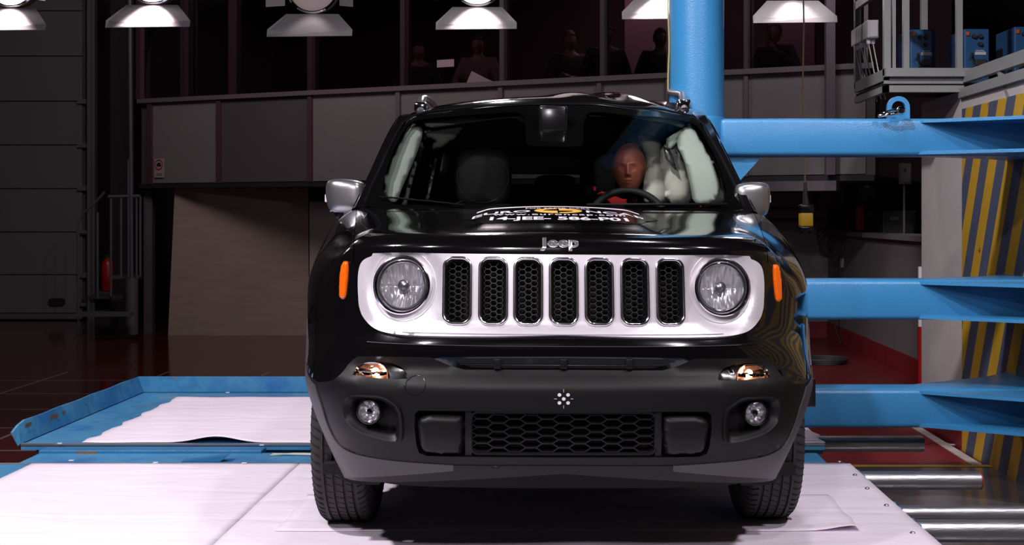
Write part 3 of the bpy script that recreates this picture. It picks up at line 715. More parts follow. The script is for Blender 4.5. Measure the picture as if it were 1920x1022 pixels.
# ---- pendant control hanging on its cable
c = wp(1511, 385, 7.5)
t = empty('pendant_control', tuple(c), 0, 'yellow and black crane pendant hanging on a cable right of the car', 'control')
def gx(mb, z0, z1, w, m, nm): return mb.box(-w/2, w/2, -.03, .03, z0, z1, .008).build(nm, m, t, True)
MB().tube([(0, 0, 0), (-.004, 0, .05), (-.004, 0, .14)], [.02, .015, .010], 12).build('strain_relief', 'cable', t, True)
gx(MB(), -.048, .005, .086, 'plastic_gloss', 'top_cap'); gx(MB(), -.13, -.046, .080, 'yellow', 'case'); gx(MB(), -.165, -.128, .084, 'plastic_gloss', 'bottom_cap')
for x in (-.025, .025): MB().lathe([(0, -.012), (.01, -.012), (.01, 0)], (x, 0, -.163), 'z', 12).build('button', 'plastic_gloss', t)
MB().tube([(-.004, 0, .13), (-.01, 0, .35), (-.02, 0, .7), (-.012, 0, 1.1), (-.02, 0, 1.5), (-.02, 0, 3.0)], .005, 6).build('cable', mat('tan_cable', (.2, .14, .07), .6), t, True)

# ---- things along the far right wall
def boxthing(name, px0, px1, y0, y1, Y, d, m, label, cat, extra=None):
    a = wp(px0, y1, Y); b = wp(px1, y0, Y); t = empty(name, (a.x, Y, a.z), 0, label, cat); w = b.x-a.x; h = b.z-a.z
    MB().box(0, w, 0, d, 0, h, min(w, h)*.05).build('case', m, t)
    MB().box(w*.1, w*.9, -.008, 0, h*.1, h*.9).build('front_cover', m, t)
    if extra: MB().box(w*.2, w*.45, -.016, -.008, h*.6, h*.75).build('switch', extra, t)
    return t
boxthing('wall_cabinet', 1616, 1645, 335, 378, 13.0, .2, 'panel', 'grey wall cabinet hung under the control room between dark machines', 'cabinet', 'white')
boxthing('dark_cabinet', 1537, 1590, 332, 392, 13.4, .4, 'panel_dark', 'dark cabinet under the control room left of the grey cabinet', 'cabinet', 'dark')
boxthing('machine_housing', 1622, 1652, 382, 440, 12.9, .4, 'dark', 'black machine housing standing on the low wall ledge', 'machine', 'panel_dark')
boxthing('red_box', 1608, 1620, 384, 432, 12.6, .1, 'ext_red', 'small red box beside the black machine housing', 'box')
swb = boxthing('switch_box', 1690, 1709, 306, 345, 11.5, .1, 'panel_dark', 'small grey switch box high in the dark opening', 'switch box', 'dark')
MB().tube([(.04, .05, 0), (.04, .05, .93-swb.location.z)], .012, 8).build('conduit', 'panel_dark', swb, True)
boxthing('socket_box', 1584, 1595, 461, 482, 13.2, .05, 'white', 'small white socket strip hanging by the coiled cable', 'socket')
boxthing('plug_cluster', 1577, 1592, 484, 502, 13.2, .05, 'grey_box', 'pale plug cluster hanging below the white socket strip', 'plug')
boxthing('storage_crate', 1655, 1720, 395, 440, 12.0, .4, 'dark', 'dark crate on the ledge near the white wall', 'crate', 'panel_dark')
pr = MB()
for y in (393, 414): pr.tube([wp(1360, y, 13.7), wp(1600, y-2, 13.7)], .022, 8)
tag(pr.build('wall_pipes', 'panel_dark', None, True), 'pair of dark horizontal pipes along the far grey wall', 'pipe')
co = MB(); c0 = wp(1556, 458, 13.2)
for k in range(5):
    r = .11+.02*k; co.tube([(c0.x+(r*.8)*cos(a)+.015*sin(3*a+k), c0.y-.01*k, c0.z+(r)*sin(a)+.03*k*.4) for a in [2*pi*j/28 for j in range(28)]], .008, 6, True)
co.tube([c0+Vector((.02, 0, -.1)), c0+Vector((.05, 0, -.4)), c0+Vector((.06, 0, -.9)), Vector((c0.x+.12, c0.y, FZ+.02))], .009, 6)
co.tube([c0+Vector((.1, 0, .05)), wp(1580, 500, 13.2), wp(1605, 470, 13.1), wp(1618, 432, 13.0)], .006, 6)
tag(co.build('cable_coil', 'cable', None, True), 'black cable coiled on the far grey wall with a tail down to the floor', 'cable')
fc = MB()
for k in range(4): fc.tube([(wp(1545, 0, 11.6).x+(.17+.02*k)*cos(a), 11.6+.2*sin(a), FZ+.012+.012*k) for a in [2*pi*j/24 for j in range(24)]], .01, 6, True)
tag(fc.build('floor_cable', 'cable', None, True), 'black cable lying in loops on the red floor behind the car', 'cable')

# ================================================================= THE SLED
XR = 1.245
ft = empty('front_trolley', (0, 5.5, 0), 0, 'blue steel trolley deck under the car, nearest the camera', 'trolley')
MB().box(-3.4, XR-.005, -3.2, 0, -.03, -.004).build('deck', 'worn_blue', ft)
MB().box(-3.4, XR-.03, -3.1, -.05, -.10, -.03).build('frame', 'worn_blue', ft)
MB().box(-3.4, XR-.005, -.02, .002, -.004, .001).build('edge_strip', 'bright_steel', ft)
for x in (-2.6, -.9, .8):
    for y in (-2.6, -.5): MB().lathe([(0, -.03), (.09, -.03), (.1, -.02), (.1, .02), (.09, .03), (0, .03)], (x, y, -.2), 'x', 20).build('wheel', 'dark', ft, True)
rt = empty('rear_trolley', (0, 5.96, 0), 0, 'blue steel trolley with raised side lips behind the front deck', 'trolley')
MB().box(-2.66, XR, 0, 1.76, -.03, -.004).build('deck', 'worn_blue', rt)
MB().box(-2.6, XR-.02, .03, 1.7, -.13, -.03).build('frame', 'worn_blue', rt)
lp = MB(); n = 24; zs = []
for i in range(n+1):
    y = 1.74*i/n; h = .092*min(1, (i/n*9+.35)**.5); zs += [(-2.66-.004, y, 0), (-2.70-.005*sin(i), y, h), (-2.712-.005*sin(i), y, h), (-2.675, y, -.012)]
for i in range(n):
    for k in range(4): lp.f.append((i*4+k, i*4+(k+1) % 4, i*4+4+(k+1) % 4, i*4+4+k))
lp.f += [(0, 1, 2, 3), tuple(n*4+k for k in (3, 2, 1, 0))]; lp.v = [Vector(v) for v in zs]
lf = lp.build('side_lip', 'worn_blue', rt)
for px, py, w, h in ((98, 782, 9, 13), (116, 774, 3, 8), (50, 796, 7, 8), (157, 759, 1.5, 7)):
    Y = 6.0+.012*(px-30)*.6; k = Y/F; Yc = 2.695*F/(VX-px)
    zc = HC+(VY-py)*Yc/F; q = [(-2.6795-.18*(zc+dz-.0)*.35, Yc-5.96+dy, zc+dz) for dy, dz in ((-w*.006, -h*.0011), (w*.002, -h*.0016), (w*.006, h*.0004), (w*.003, h*.0012), (-w*.005, h*.0011))]
    put('rust_patch', q, [(0, 1, 2, 3, 4)], 'rust', lf)
MB().prism([(-2.67, 0), (XR, 0), (XR, .096), (-2.7, .096)], 1.73, 1.745).build('back_lip', 'worn_blue', rt)
MB().box(-2.5, XR, 1.52, 1.535, -.004, .004).build('seam_strip', 'bright_steel', rt)
MB().box(-2.66, XR, -.004, .012, -.008, .002).build('edge_strip', 'bright_steel', rt)
for x in (-2.2, -.7, .8):
    for y in (.3, 1.4): MB().lathe([(0, -.03), (.07, -.03), (.08, -.02), (.08, .02), (.07, .03), (0, .03)], (x, y, -.22), 'x', 20).build('wheel', 'dark', rt, True)
# coupling between trolleys
cp = empty('trolley_coupling', (0, 5.73, -.022), 0, 'blue steel beam with a rusty end lying in the gap between the two decks', 'beam')
MB().box(-2.52, XR-.06, -.20, .12, -.05, .0, .006).build('beam', 'worn_blue', cp)
MB().box(-2.52, -1.46, .1, .2, -.05, .014, .004).build('upper_beam', 'blue', cp)
MB().box(-2.34, -2.24, .097, .1, -.04, .010).build('rust_patch', 'rust', cp)
MB().prism([(-1.78, 0.002), (-1.6, .002), (-1.56, .03), (-1.7, .012)], -.1, -.04).build('bent_plate', 'blue', cp)
w1 = MB(); 
for o in (0, .035): w1.tube([(-1.4, .03+o, .006), (-1.3, .06-o*.5, .008), (-1.0, .055-o, .006), (-.6, .05-o, .006), (0, .05-o, .006), (.9, .05-o, .006)], .004, 6)
tag(w1.build('sensor_leads', 'cable_pale', cp), None)
wl = w1
for x in (-.95, -.52, -.1, .3): MB().box(x-.035, x+.035, .0, .06, .010, .014).build('tape_strip', 'white', cp)
# paper on the decks
def sheet(name, x0, x1, y0, y1, z, label, amp=.0018, edge=.004, holes=None, group=None, curl=None, th=.0022):
    nx = max(2, int((x1-x0)/.04)); ny = max(2, int((y1-y0)/.04)); vs = []; rr = random.Random(int((x0+5)*1000))
    for j in range(ny+1):
        for i in range(nx+1):
            x = x0+(x1-x0)*i/nx; y = y0+(y1-y0)*j/ny
            if i in (0, nx): x += edge*(sin(y*23+x0)+sin(y*41)*.5)
            dz = amp*(1+sin(x*5+y*9+x0)*sin(y*4.5-x*2.1))+amp*.6*sin(x*17+y*3)
            if curl: dz += curl(x, y)
            vs.append((x, y, z+max(0, dz)))
    n = len(vs); vs += [(v[0], v[1], v[2]-th) for v in vs]; W = nx+1; fs = []
    for j in range(ny):
        for i in range(nx):
            a = j*W+i; fs.append((a, a+1, a+W+1, a+W)); fs.append((n+a+W, n+a+W+1, n+a+1, n+a))
    for i in range(nx): fs += [(i+1, i, n+i, n+i+1), (ny*W+i, ny*W+i+1, n+ny*W+i+1, n+ny*W+i)]
    for j in range(ny): fs += [(j*W, (j+1)*W, n+(j+1)*W, n+j*W), ((j+1)*W+nx, j*W+nx, n+j*W+nx, n+(j+1)*W+nx)]
    return tag(put(name, vs, fs, 'paper', None, True), label, 'paper', group)
sheet('floor_paper', -2.395, -1.2006, 2.5, 5.478, .0025, 'white paper sheet covering the left part of the front deck', edge=.0, amp=.0008)
sheet('floor_paper', -1.199, XR+.012, 2.5, 5.478, .0025, 'white paper sheet on the front deck under the car and its tyres', edge=.0, amp=.0008)
sheet('floor_paper', -2.37, XR+.006, 5.978, 7.46, .0025, 'white paper covering the rear deck beyond the gap, torn at its front edge', edge=.01,
      curl=lambda x, y: .034*math.exp(-((x+1.72)/.13)**2-((y-6.0)/.05)**2)+.006*math.exp(-((x+1.3)/.3)**2-((y-6.07)/.05)**2))
sheet('patch_paper', -1.03, 1.03, 4.30, 4.86, .0062, 'extra strip of white paper under the front tyres with a curled right corner', amp=.0006,
      curl=lambda x, y: .02*math.exp(-((x-1.0)/.09)**2-((y-4.3)/.06)**2), th=.0015)
# small staples and bits
rs = random.Random(3)
SL = ('white paper scrap on the blue strip near the back lip', 'tiny white scrap at the left front corner of the rear deck', 'tiny white clip on the front deck edge, leftmost of three', 'tiny white clip on the front deck edge, middle of three', 'tiny white clip on the front deck edge, nearest the left tyre', 'tiny white clip on the front edge of the rear paper')
for i, (px, py) in enumerate(((427, 738), (112, 834), (134, 866), (292, 870), (458, 871), (491, 837))):
    Y = HC*F/(py-VY); p = wp(px, py, Y)
    zb = .008 if i != 2 else .006
    o = MB().box(p.x-.011, p.x+.011, p.y-.004, p.y+.004, .0045, .0085); tag(o.build('paper_scrap', 'white'), SL[i], 'scrap', 'white scraps on the decks')
for i, (px, py) in enumerate(((1574, 868), (1603, 893), (1626, 918), (1662, 950), (1711, 1002))):
    Y = HC*F/(py-VY); p = wp(px, py, Y)
    o = MB().lathe([(0, .006), (.006, .006), (.01, .002), (.01, 0)], (p.x, p.y, .0035), n=14); tag(o.build('screw_head', 'steel', None, True), 'small dark screw head by the right paper edge, '+('farthest back of five', 'second from the back', 'middle one of five', 'second from the front', 'nearest the camera')[i], 'screw', 'screw heads on the deck edge')
# steel rollers sticking out at the right
for i, (Y, z, d, xe, lab) in enumerate(((6.2, -.045, .08, 1.79, 'steel roller tube farthest back beside the deck, just under the low blue arm'),
        (5.35, -.045, .08, 1.795, 'steel roller tube with a red edged end, second from the back'),
        (4.76, -.045, .06, 2.3, 'thinner steel roller tube running behind the nearest roller'),
        (4.5, -.045, .082, 2.3, 'nearest thick steel roller tube at the bottom right'))):
    t = empty('roller_tube', (XR+.02, Y, z), 0, lab, 'tube')
    w = xe-XR-.02; r = d/2
    MB().lathe([(r*.82, w-.002), (r, w), (r, 0), (0, 0)], (0, 0, 0), 'x', 40).lathe([(r*.82, w-.002), (r*.82, .1)], (0, 0, 0), 'x', 40).build('tube', 'steel', t, True)
    if i == 1: MB().lathe([(r*.84, w+.0015), (r*1.003, w+.0015), (r*1.003, w-.004)], (0, 0, 0), 'x', 40).build('painted_end', 'ext_red', t)
    MB().box(-.09, .018, -.055, -.03, -.03, .036, .008).box(-.09, .018, .03, .055, -.03, .036, .008).box(-.09, .012, -.05, .05, -.045, -.02, .006).build('bracket', 'worn_blue', t)
p = wp(1472, 972, 4.5)
t = empty('tyre_chock', (p.x, 4.50, .004), .1, 'small brown block wedged in front of the right tyre', 'block')
MB().box(-.012, .012, -.01, .012, 0, .045, .003).build('block', 'brick', t); MB().box(-.008, .012, -.05, -.03, 0, .008, .002).build('chip', 'brick', t)
p = wp(1755, 833, 7.54)
ck = MB()
tg = empty('floor_target', (p.x, 7.54, FZ), 0, 'small black and white chequered tape marker on the red floor', 'marker')
for i in range(6): MB().box(-.12+.04*i, -.08+.04*i, -.04 if i % 2 else 0, 0 if i % 2 else .04, 0, .003).build('checker', 'white', tg)
MB().box(-.14, .14, -.045, .045, 0, .0015).build('tape', 'dark', tg)
# ================================================================= THE CAR
# local axes: x to the right in the photo, y back along the car, z up; the nose is at y = 0
TH = .029; CX0 = -.0145; CY0 = 3.7; ct, sn = cos(TH), sin(TH); ROLL = .0085
car = empty('car', (CX0, CY0, 0), TH, 'black compact off road car facing the camera, its side pressed against the blue pole', 'car')
def dent(p):
    # the pole has pushed in the body side at v = 2.3
    u, v, w = p; dv = v-2.30
    if u > .4 and abs(dv) < 1.0:
        um = .565+.80*(sqrt(dv*dv+.018)-.134)
        k = 40.0; m = -math.log(math.exp(-k*(u-um))+1)/k+u-um   # softplus
        if u-um > -.15: u = u-max(0, m if u-um > -.15 else 0)*min(1, (u-.4)/.08)
    if w > 1.45 and u > -.1: w += .032*math.exp(-((v-2.25)/.35)**2)*min(1, (u+.1)/.3)*(1+.35*sin(u*22+v*9))
    return Vector((u, v, w))
def T(p):
    p = dent(p); return Vector((p[0], p[1], p[2]-ROLL*p[0]))
def T0(p): return Vector((p[0], p[1], p[2]-ROLL*p[0]))
def proj(p):
    q = T0(p); X = CX0+ct*q[0]-sn*q[1]; Y = CY0+sn*q[0]+ct*q[1]
    return VX+F*X/Y, VY-F*(q[2]-HC)/Y
def inv(surf, px, py, g, off=0.0):
    a, b = g; e = 1e-4
    for _ in range(40):
        x, y = proj(surf(a, b, off)); x1, y1 = proj(surf(a+e, b, off)); x2, y2 = proj(surf(a, b+e, off))
        A, B, C_, D_ = (x1-x)/e, (x2-x)/e, (y1-y)/e, (y2-y)/e; det = A*D_-B*C_
        if abs(det) < 1e-6: det = 1e-6
        dx, dy = px-x, py-y; da = (D_*dx-B*dy)/det; db = (A*dy-C_*dx)/det
        l = max(abs(da), abs(db)); k = min(1, .15/l) if l > 0 else 1
        a += da*k; b += db*k
        if abs(dx)+abs(dy) < .02: break
    return a, b
def onplane(px, py, v):
    """local u, w of a pixel at car depth v"""
    dx, dz = (px-VX)/F, (VY-py)/F
    # ct*(y-CY0) - sn*(x-CX0) = v with x = dx*Y
    Y = (v+ct*CY0-sn*CX0)/(ct-sn*dx); x = dx*Y
    u = ct*(x-CX0)+sn*(Y-CY0); return u, HC+dz*Y+ROLL*u
# --- plan outlines of the body at grille height and at bumper height
PA = [(0, 0), (.25, .008), (.45, .04), (.60, .11), (.70, .22), (.77, .34), (.83, .46), (.878, .60), (.895, .75), (.897, 1.0), (.89, 1.3),
      (.886, 2.0), (.886, 2.8), (.888, 3.3), (.875, 3.75), (.84, 4.0), (.72, 4.14), (.45, 4.20), (0, 4.23)]
PB = [(0, 0), (.27, .004), (.50, .028), (.66, .09), (.765, .19), (.818, .30), (.850, .43), (.878, .58), (.892, .75), (.898, 1.0), (.892, 1.3),
      (.888, 2.0), (.888, 2.8), (.89, 3.3), (.88, 3.75), (.85, 4.0), (.74, 4.14), (.46, 4.20), (0, 4.23)]
SS = [0]
for i in range(1, len(PA)): SS.append(SS[-1]+(Vector(PA[i])-Vector(PA[i-1])).length)
tb = lambda P, k: [(SS[i], P[i][k]) for i in range(len(P))]
TAu, TAv, TBu, TBv = tb(PA, 0), tb(PA, 1), tb(PB, 0), tb(PB, 1)
SMAX = SS[-1]; SF = [x/200*SMAX for x in range(201)]
TABLE = {}
def tabled(tab, s):
    key = id(tab)
    if key not in TABLE: TABLE[key] = [interp(tab, SMAX*i/1500) for i in range(1501)]
    t = max(0, min(1499.999, s/SMAX*1500)); i = int(t); a = TABLE[key]; return a[i]+(a[i+1]-a[i])*(t-i)
def sstep(a, b, x): t = max(0, min(1, (x-a)/(b-a))); return t*t*(3-2*t)
PROF = [(.20, .10), (.28, .06), (.335, .03), (.40, .012), (.45, .0), (.585, .0), (.603, .005), (.64, .034), (.70, .022), (.725, .030), (.75, .045), (.99, .095), (1.1, .12)]
def base(s, w):
    q = abs(s); k = sstep(.58, .75, w)
    u = tabled(TBu, q)*(1-k)+tabled(TAu, q)*k; v = tabled(TBv, q)*(1-k)+tabled(TAv, q)*k
    v += interp(PROF, w)*(1-sstep(.60, .98, q))
    u -= (.018+.075*(1-sstep(SS[6]+.02, SS[8], q)))*max(0, (.56-w)/.25)**1.3*sstep(.45, .9, q)
    if q > SS[9]: u -= .05*max(0, (w-.88)/.2)**2*sstep(SS[9], SS[10], q)*(1-sstep(SS[15], SS[17], q))
    return Vector((u if s >= 0 else -u, v, w))
def body(s, w, off=0.0):
    p = base(s, w)
    if off == 0: return p
    e = .004; ds = base(s+e, w)-base(s-e, w); dw = base(s, w+e)-base(s, w-e)
    return p+ds.cross(dw).normalized()*off      # outward for increasing s to the right: (s x w)
_t = body(.0, .8, .01)-body(.0, .8)
SG = 1 if _t.y < 0 else -1
def bsurf(s, w, off=0.0): return body(s, w, off*SG)
def fpx(lst, g=(-.5, .7)):
    """pixels of the left half -> positive (s, w)"""
    out = []
    for px, py in lst:
        a, b = inv(bsurf, px, py, g); out.append((-a, b)); g = (a, b)
    return out
def cr(P, n=4):          # smooth an open traced line
    out = []
    for i in range(len(P)-1):
        p0 = Vector(P[max(i-1, 0)]); p1 = Vector(P[i]); p2 = Vector(P[i+1]); p3 = Vector(P[min(i+2, len(P)-1)])
        for k in range(n):
            t = k/n; out.append(tuple(.5*((2*p1)+(p2-p0)*t+(2*p0-5*p1+4*p2-p3)*t*t+(3*p1-p0-3*p2+p3)*t**3)))
    return out+[tuple(P[-1])]
def sym(right):          # outline from right-half points, running from centre to centre
    return right+[(-a, b) for a, b in reversed(right)]
def mir(l): return [(-a, b) for a, b in reversed(l)]
def s_at_v(v):
    lo, hi = .3, SS[14]
    for _ in range(40):
        m_ = (lo+hi)/2
        if tabled(TAv, m_) < v: lo = m_
        else: hi = m_
    return lo
def cpanel(name, outl, holes, step, th, m, parent=None, off=0.0, surf=bsurf): return panel(name, outl, holes, surf, step, th, m, parent or car, off, post=T)
def both(name, outl, holes, step, th, m, parent=None, off=0.0, group=None):
    r = []
    for q in (0, 1):
        r.append(cpanel(name, mir(outl) if q == 0 else outl, [mir(h) if q == 0 else h for h in holes], step, th, m, parent, off))
    return r
AV, AW = .81, .343
def arch(r, a0, a1, n=24, av=AV):
    return [(s_at_v(av+r*cos(a0+(a1-a0)*i/n)), AW+r*sin(a0+(a1-a0)*i/n)) for i in range(n+1)]
# --- outlines traced on the fascia (left half)
seam = fpx([(581, 605), (600, 598), (628, 588), (655, 572), (673, 566)], (-.9, .78))
grl_edge = cr(fpx([(673, 566), (671.5, 530), (674, 503), (682, 488), (700, 479.5)], (-.7, .8)), 5)
grl_low = cr(fpx([(674, 574), (679, 590), (690, 605), (707, 617), (730, 624), (765, 628), (830, 630), (930, 630.5)], (-.7, .8)), 4)
bump_top = cr(fpx([(870, 693), (842, 685), (818, 675), (795, 670), (680, 668), (667, 671), (655, 681), (643, 697), (632, 707), (620, 714), (598, 717)], (-.3, .66)))
low_top = cr(fpx([(850, 872), (760, 866), (700, 859), (660, 849), (634, 832), (617, 800), (604, 760), (592, 722)], (-.3, .35)))
WC = lambda y: HC+(VY-y)*3.73/F
top_c, grl_c, bmp_c = .992, WC(630.5), WC(694)
arc43 = arch(.40, radians(139), radians(190), 12)     # from the trim line down the front of the wheel arch
sa = arc43[0][0]
# ---------- black upper bumper
wup = [(0, grl_c)]+[p for p in reversed(grl_low)]+[seam[4]]+[seam[3], seam[2], seam[1]]+[(sa+.0, seam[0][1])]
low = [(sa, arc43[0][1]+.006)]+[p for p in reversed(bump_top)]+[(0, bmp_c)]
intake = fpx([(1000, 689), (935, 689), (880, 688), (862, 681), (848, 672), (880, 671), (935, 671), (1000, 671)], (-.1, .67))
ub = cpanel('bumper_upper', sym([wup[0]]+wup[1:]+low), [], .022, .02, 'black_paint')
cr = MB(); pts = [T(bsurf(s, WC(649)+.0, .002)) for s in [-.62+1.24*i/60 for i in range(61)]]
cr.tube(pts, .0035, 8, ry=.003); cr.build('crease_line', 'black_paint', ub, True)
# upper intake slot between bumper halves: near-black surface sheet stands for its shade, with posts
it = fpx([(1057, 689.5), (935, 689.5), (885, 688.5), (866, 683), (850, 676), (858, 672), (935, 671.5), (1057, 671.5)], (-.1, .67))
itr = [(max(0, a), b) for a, b in it]
o = cpanel('intake_shade_sheet', sym(itr), [], .02, 0, 'void', ub, .0015)
for px in (933, 1057, 1180):
    a, b = inv(bsurf, px, 681, (0, .66)); p = bsurf(a, b, .004)
    m_ = MB(); m_.box(p.x-.012, p.x+.012, p.y-.006, p.y+.012, p.z-.017, p.z+.016, .004); m_.v = [T(v) for v in m_.v]; m_.build('intake_post', 'plastic', ub, True)
m_ = MB(); m_.tube([T(bsurf(s, WC(684), .003)) for s in [-.30+.02*i for i in range(31)]], .0022, 6); m_.build('intake_bar', 'dark_chrome', ub, True)
# ---------- lower bumper
fog = fpx([(655, 741), (690, 741), (718, 743), (735, 753), (752, 766), (756, 790), (756, 824), (745, 829), (715, 823), (680, 812), (660, 800), (648, 784), (644, 765), (645, 748)], (-.6, .53))
fogc = inv(bsurf, 690, 773, (-.6, .5)); fogc = (-fogc[0], fogc[1])
mid = fpx([(885, 771), (785, 770), (778, 776), (777, 800), (781, 836), (786, 850), (800, 855), (885, 857)], (-.3, .5))
mid = [(0, WC(770.5))]+mid+[(0, WC(857))]
midc = sym(mid)
turn = fpx([(661, 703), (667, 690), (675, 682), (692, 677.5), (712, 678), (735, 681), (752, 688), (763, 700), (764, 710), (745, 711), (700, 708)], (-.6, .62))
lb_l = [(0, bmp_c)]+bump_top+[arc43[0]]+arc43[1:8]
lowt = [p for p in reversed(low_top)]
lbo = [(0, bmp_c)]+bump_top+[(sa-.004, arc43[0][1])]+[p for p in lowt]+[(0, WC(872))]
lb = cpanel('bumper_lower', sym(lbo), [fog, mir(fog), midc, turn, mir(turn)], .02, .035, 'plastic')
low_b = fpx([(625, 862), (640, 880), (660, 888), (700, 892), (780, 892), (900, 889)], (-.8, .35))
kx = 4*3-4
tip = fpx([(1057, 872), (900, 872), (900, 889), (1057, 888)], (0, .34))
sk = low_top+[(sa-.002, arc43[0][1]-.002)]+arc43[1:9]+low_b[1:-1]+fpx([(850, 882)], (-.3, .34))
both('skid_lit_corner', sk, [], .02, .02, 'plastic_grey', None, .004)  # side light on the corners put into colour: paler than the band's middle
cl_ = [(0, WC(872)), low_top[0], sk[-1], low_b[-2], (low_b[-1][0], low_b[-1][1]), (0, WC(888))]
cpanel('lower_edge_trim', sym(cl_), [], .02, .02, 'plastic', None, .003)
# black lip under the bumper
def lipsurf(s, t, off=0.0):
    p = bsurf(s, .32, -off); q = Vector((p.x*.93, p.y+.05+.05*t, 0)); q.z = .345-(.085)*t; return q+Vector((0, -off, 0))
lps = [-.72+1.44*i/60 for i in range(61)]; m_ = MB()
for i, s in enumerate(lps):
    e = 1-abs(s)/.72; dz = .012*(1-min(1, e*5))
    for t in (0, .5, 1): p = lipsurf(s, t); p.z += dz*t*2; m_.v.append(T(p))
    m_.v.append(T(lipsurf(s, 1)+Vector((0, .3, .02))))
m_.f = [(i*4+k, i*4+k+1, i*4+5+k, i*4+4+k) for i in range(60) for k in range(3)]
m_.build('lower_lip', 'lip', car, True)
# cover plates and honeycomb in the centre opening
def recess(name, outl, th, m, parent, off, step=.03): return cpanel(name, outl, [], step, th, m, parent, off)
recess('opening_back', [(a*1.02, b) for a, b in midc], 0, 'void', lb, -.06)
cov = fpx([(782, 777), (866, 779), (869, 783), (867, 848), (862, 851), (800, 849), (790, 842), (785, 815)], (-.4, .5))
for q in (0, 1):
    o_ = cov if q else mir(cov)
    pc = pillow('cover_plate', smoothpoly(o_, 2), bsurf, .009, .018, .018, 'plastic', lb, post=T, back=.6)
def hexmesh(name, cells, surf, hw, hh, wall, depth, m, parent, off):
    mb = MB()
    for cx_, cy_ in cells:
        rim = [(-.5, 0), (-.25, .5), (.25, .5), (.5, 0), (.25, -.5), (-.25, -.5)]
        o_ = [(cx_+x*hw*1.02, cy_+y*hh*1.02) for x, y in rim]; i_ = [(cx_+x*(hw-2*wall), cy_+y*(hh-2*wall)) for x, y in rim]
        vs = [T(surf(a, b, off)) for a, b in o_+i_]+[T(surf(a, b, off-depth)) for a, b in i_]
        fs = [(k, (k+1) % 6, 6+(k+1) % 6, 6+k) for k in range(6)]+[(6+k, 6+(k+1) % 6, 12+(k+1) % 6, 12+k) for k in range(6)]
        mb.add(vs, fs)
    return mb.build(name, m, parent)
mesh_o = fpx([(887, 777), (887, 850)], (-.25, .5)); sx = mesh_o[0][0]; z1_, z0_ = mesh_o[0][1], mesh_o[1][1]
hw, hh = .066, .0262; cells = []
ncol = int(2*sx/(hw*.75))
for i in range(ncol+1):
    x = -sx+hw*.35+i*(2*sx-hw*.7)/ncol
    for j in range(7):
        y = z0_+hh*(.5+j)-(hh*.5 if i % 2 else 0)
        if z0_-hh*.1 < y < z1_+hh*.1: cells.append((x, y))
hexmesh('lower_mesh', cells, bsurf, (2*sx-hw*.7)/ncol/.75, hh, .0022, .03, 'plastic', lb, -.012)
fr = MB(); fo = rrect(0, (z0_+z1_)/2, 2*sx+.014, z1_-z0_+.012, .02)
fr.tube([T(bsurf(p.x, p.y, -.012)) for p in dens(fo, .03)], .006, 6, True); fr.build('mesh_frame', 'plastic', lb, True)
# plates fill between cover and mesh frame
bp_ = fpx([(872, 772), (884, 772), (884, 856), (872, 856)], (-.25, .5))
both('divider', bp_, [], .02, .03, 'plastic', lb, -.006)
# tow eye cover ring
tc = inv(bsurf, 778, 723, (-.4, .58)); m_ = MB(); m_.tube([T(bsurf(tc[0]+.0275*cos(2*pi*k/40), tc[1]+.0275*sin(2*pi*k/40), .0002)) for k in range(40)], .0011, 6, True)
m_.build('tow_eye_cover', 'plastic_gloss', lb, True)
# measuring target: five dots and ticks
m_ = MB(); c_ = inv(bsurf, 1057, 748, (0, .55))
for px, py in ((1057, 748), (1049, 740.5), (1065, 740.5), (1049, 755.5), (1065, 755.5)):
    a, b = inv(bsurf, px, py, c_); n = len(m_.v)
    m_.v += [T(bsurf(a+.0052*cos(2*pi*k/20), b+.0052*sin(2*pi*k/20), .0016)) for k in range(20)]; m_.f.append(tuple(n+k for k in range(20)))
for x0, y0, x1, y1 in ((1057, 730, 1057, 736), (1057, 760, 1057, 766), (1039, 748, 1044, 748), (1070, 748, 1075, 748)):
    m_.tube([T(bsurf(*inv(bsurf, x0, y0, c_), .001)), T(bsurf(*inv(bsurf, x1, y1, c_), .001))], .0006, 5)
m_.build('measuring_target', 'sticker_white', lb)
# lamps in the bumper -------------------------------------------------
def frame_at(c, tilt=1.0):
    p = bsurf(c[0], c[1]); n = (bsurf(c[0], c[1], .01)-p).normalized(); n = (n*tilt+Vector((0, -1, 0))*(1-tilt)).normalized()
    z = n; x = Vector((0, 0, 1)).cross(z)*-1; x.normalize(); y = z.cross(x)
    return T(p), Matrix((x, y, z)).transposed()
def lens_pattern(name, R, depth, c, mx, m, parent, flutes, seg=96, rings=16, amp=.004, facet=0):
    mb = MB(); fs = []
    for j in range(rings+1):
        r = R*j/rings
        for k in range(seg):
            a = 2*pi*k/seg; x, y = r*cos(a), r*sin(a)
            z = -depth*(1-(r/R)**2)
            if flutes: z += amp*abs(sin(x*flutes))*(1 if abs(y) > R*.05 else .3)+amp*.35*sin(y*flutes*.55+x*40)+amp*.5*sin(y*60+3*sin(x*flutes))
            if facet: z += amp*sin(a*facet)*(r/R)+amp*.8*sin(r/R*9)+amp*.6*sin(a*5+r*300)
            mb.v.append(c+mx @ Vector((x, y, z)))
    mb.f = [(j*seg+k, j*seg+(k+1) % seg, (j+1)*seg+(k+1) % seg, (j+1)*seg+k) for j in range(rings) for k in range(seg)]
    return mb.build(name, m, parent, True, ang=80)
def dome(name, R, h, c, mx, m, parent, z0=0): 
    return MB().lathe([(R*sin(pi/2*k/8), z0+h*cos(pi/2*k/8)) for k in range(9)], c, 'm', 48, mx).build(name, m, parent, True)
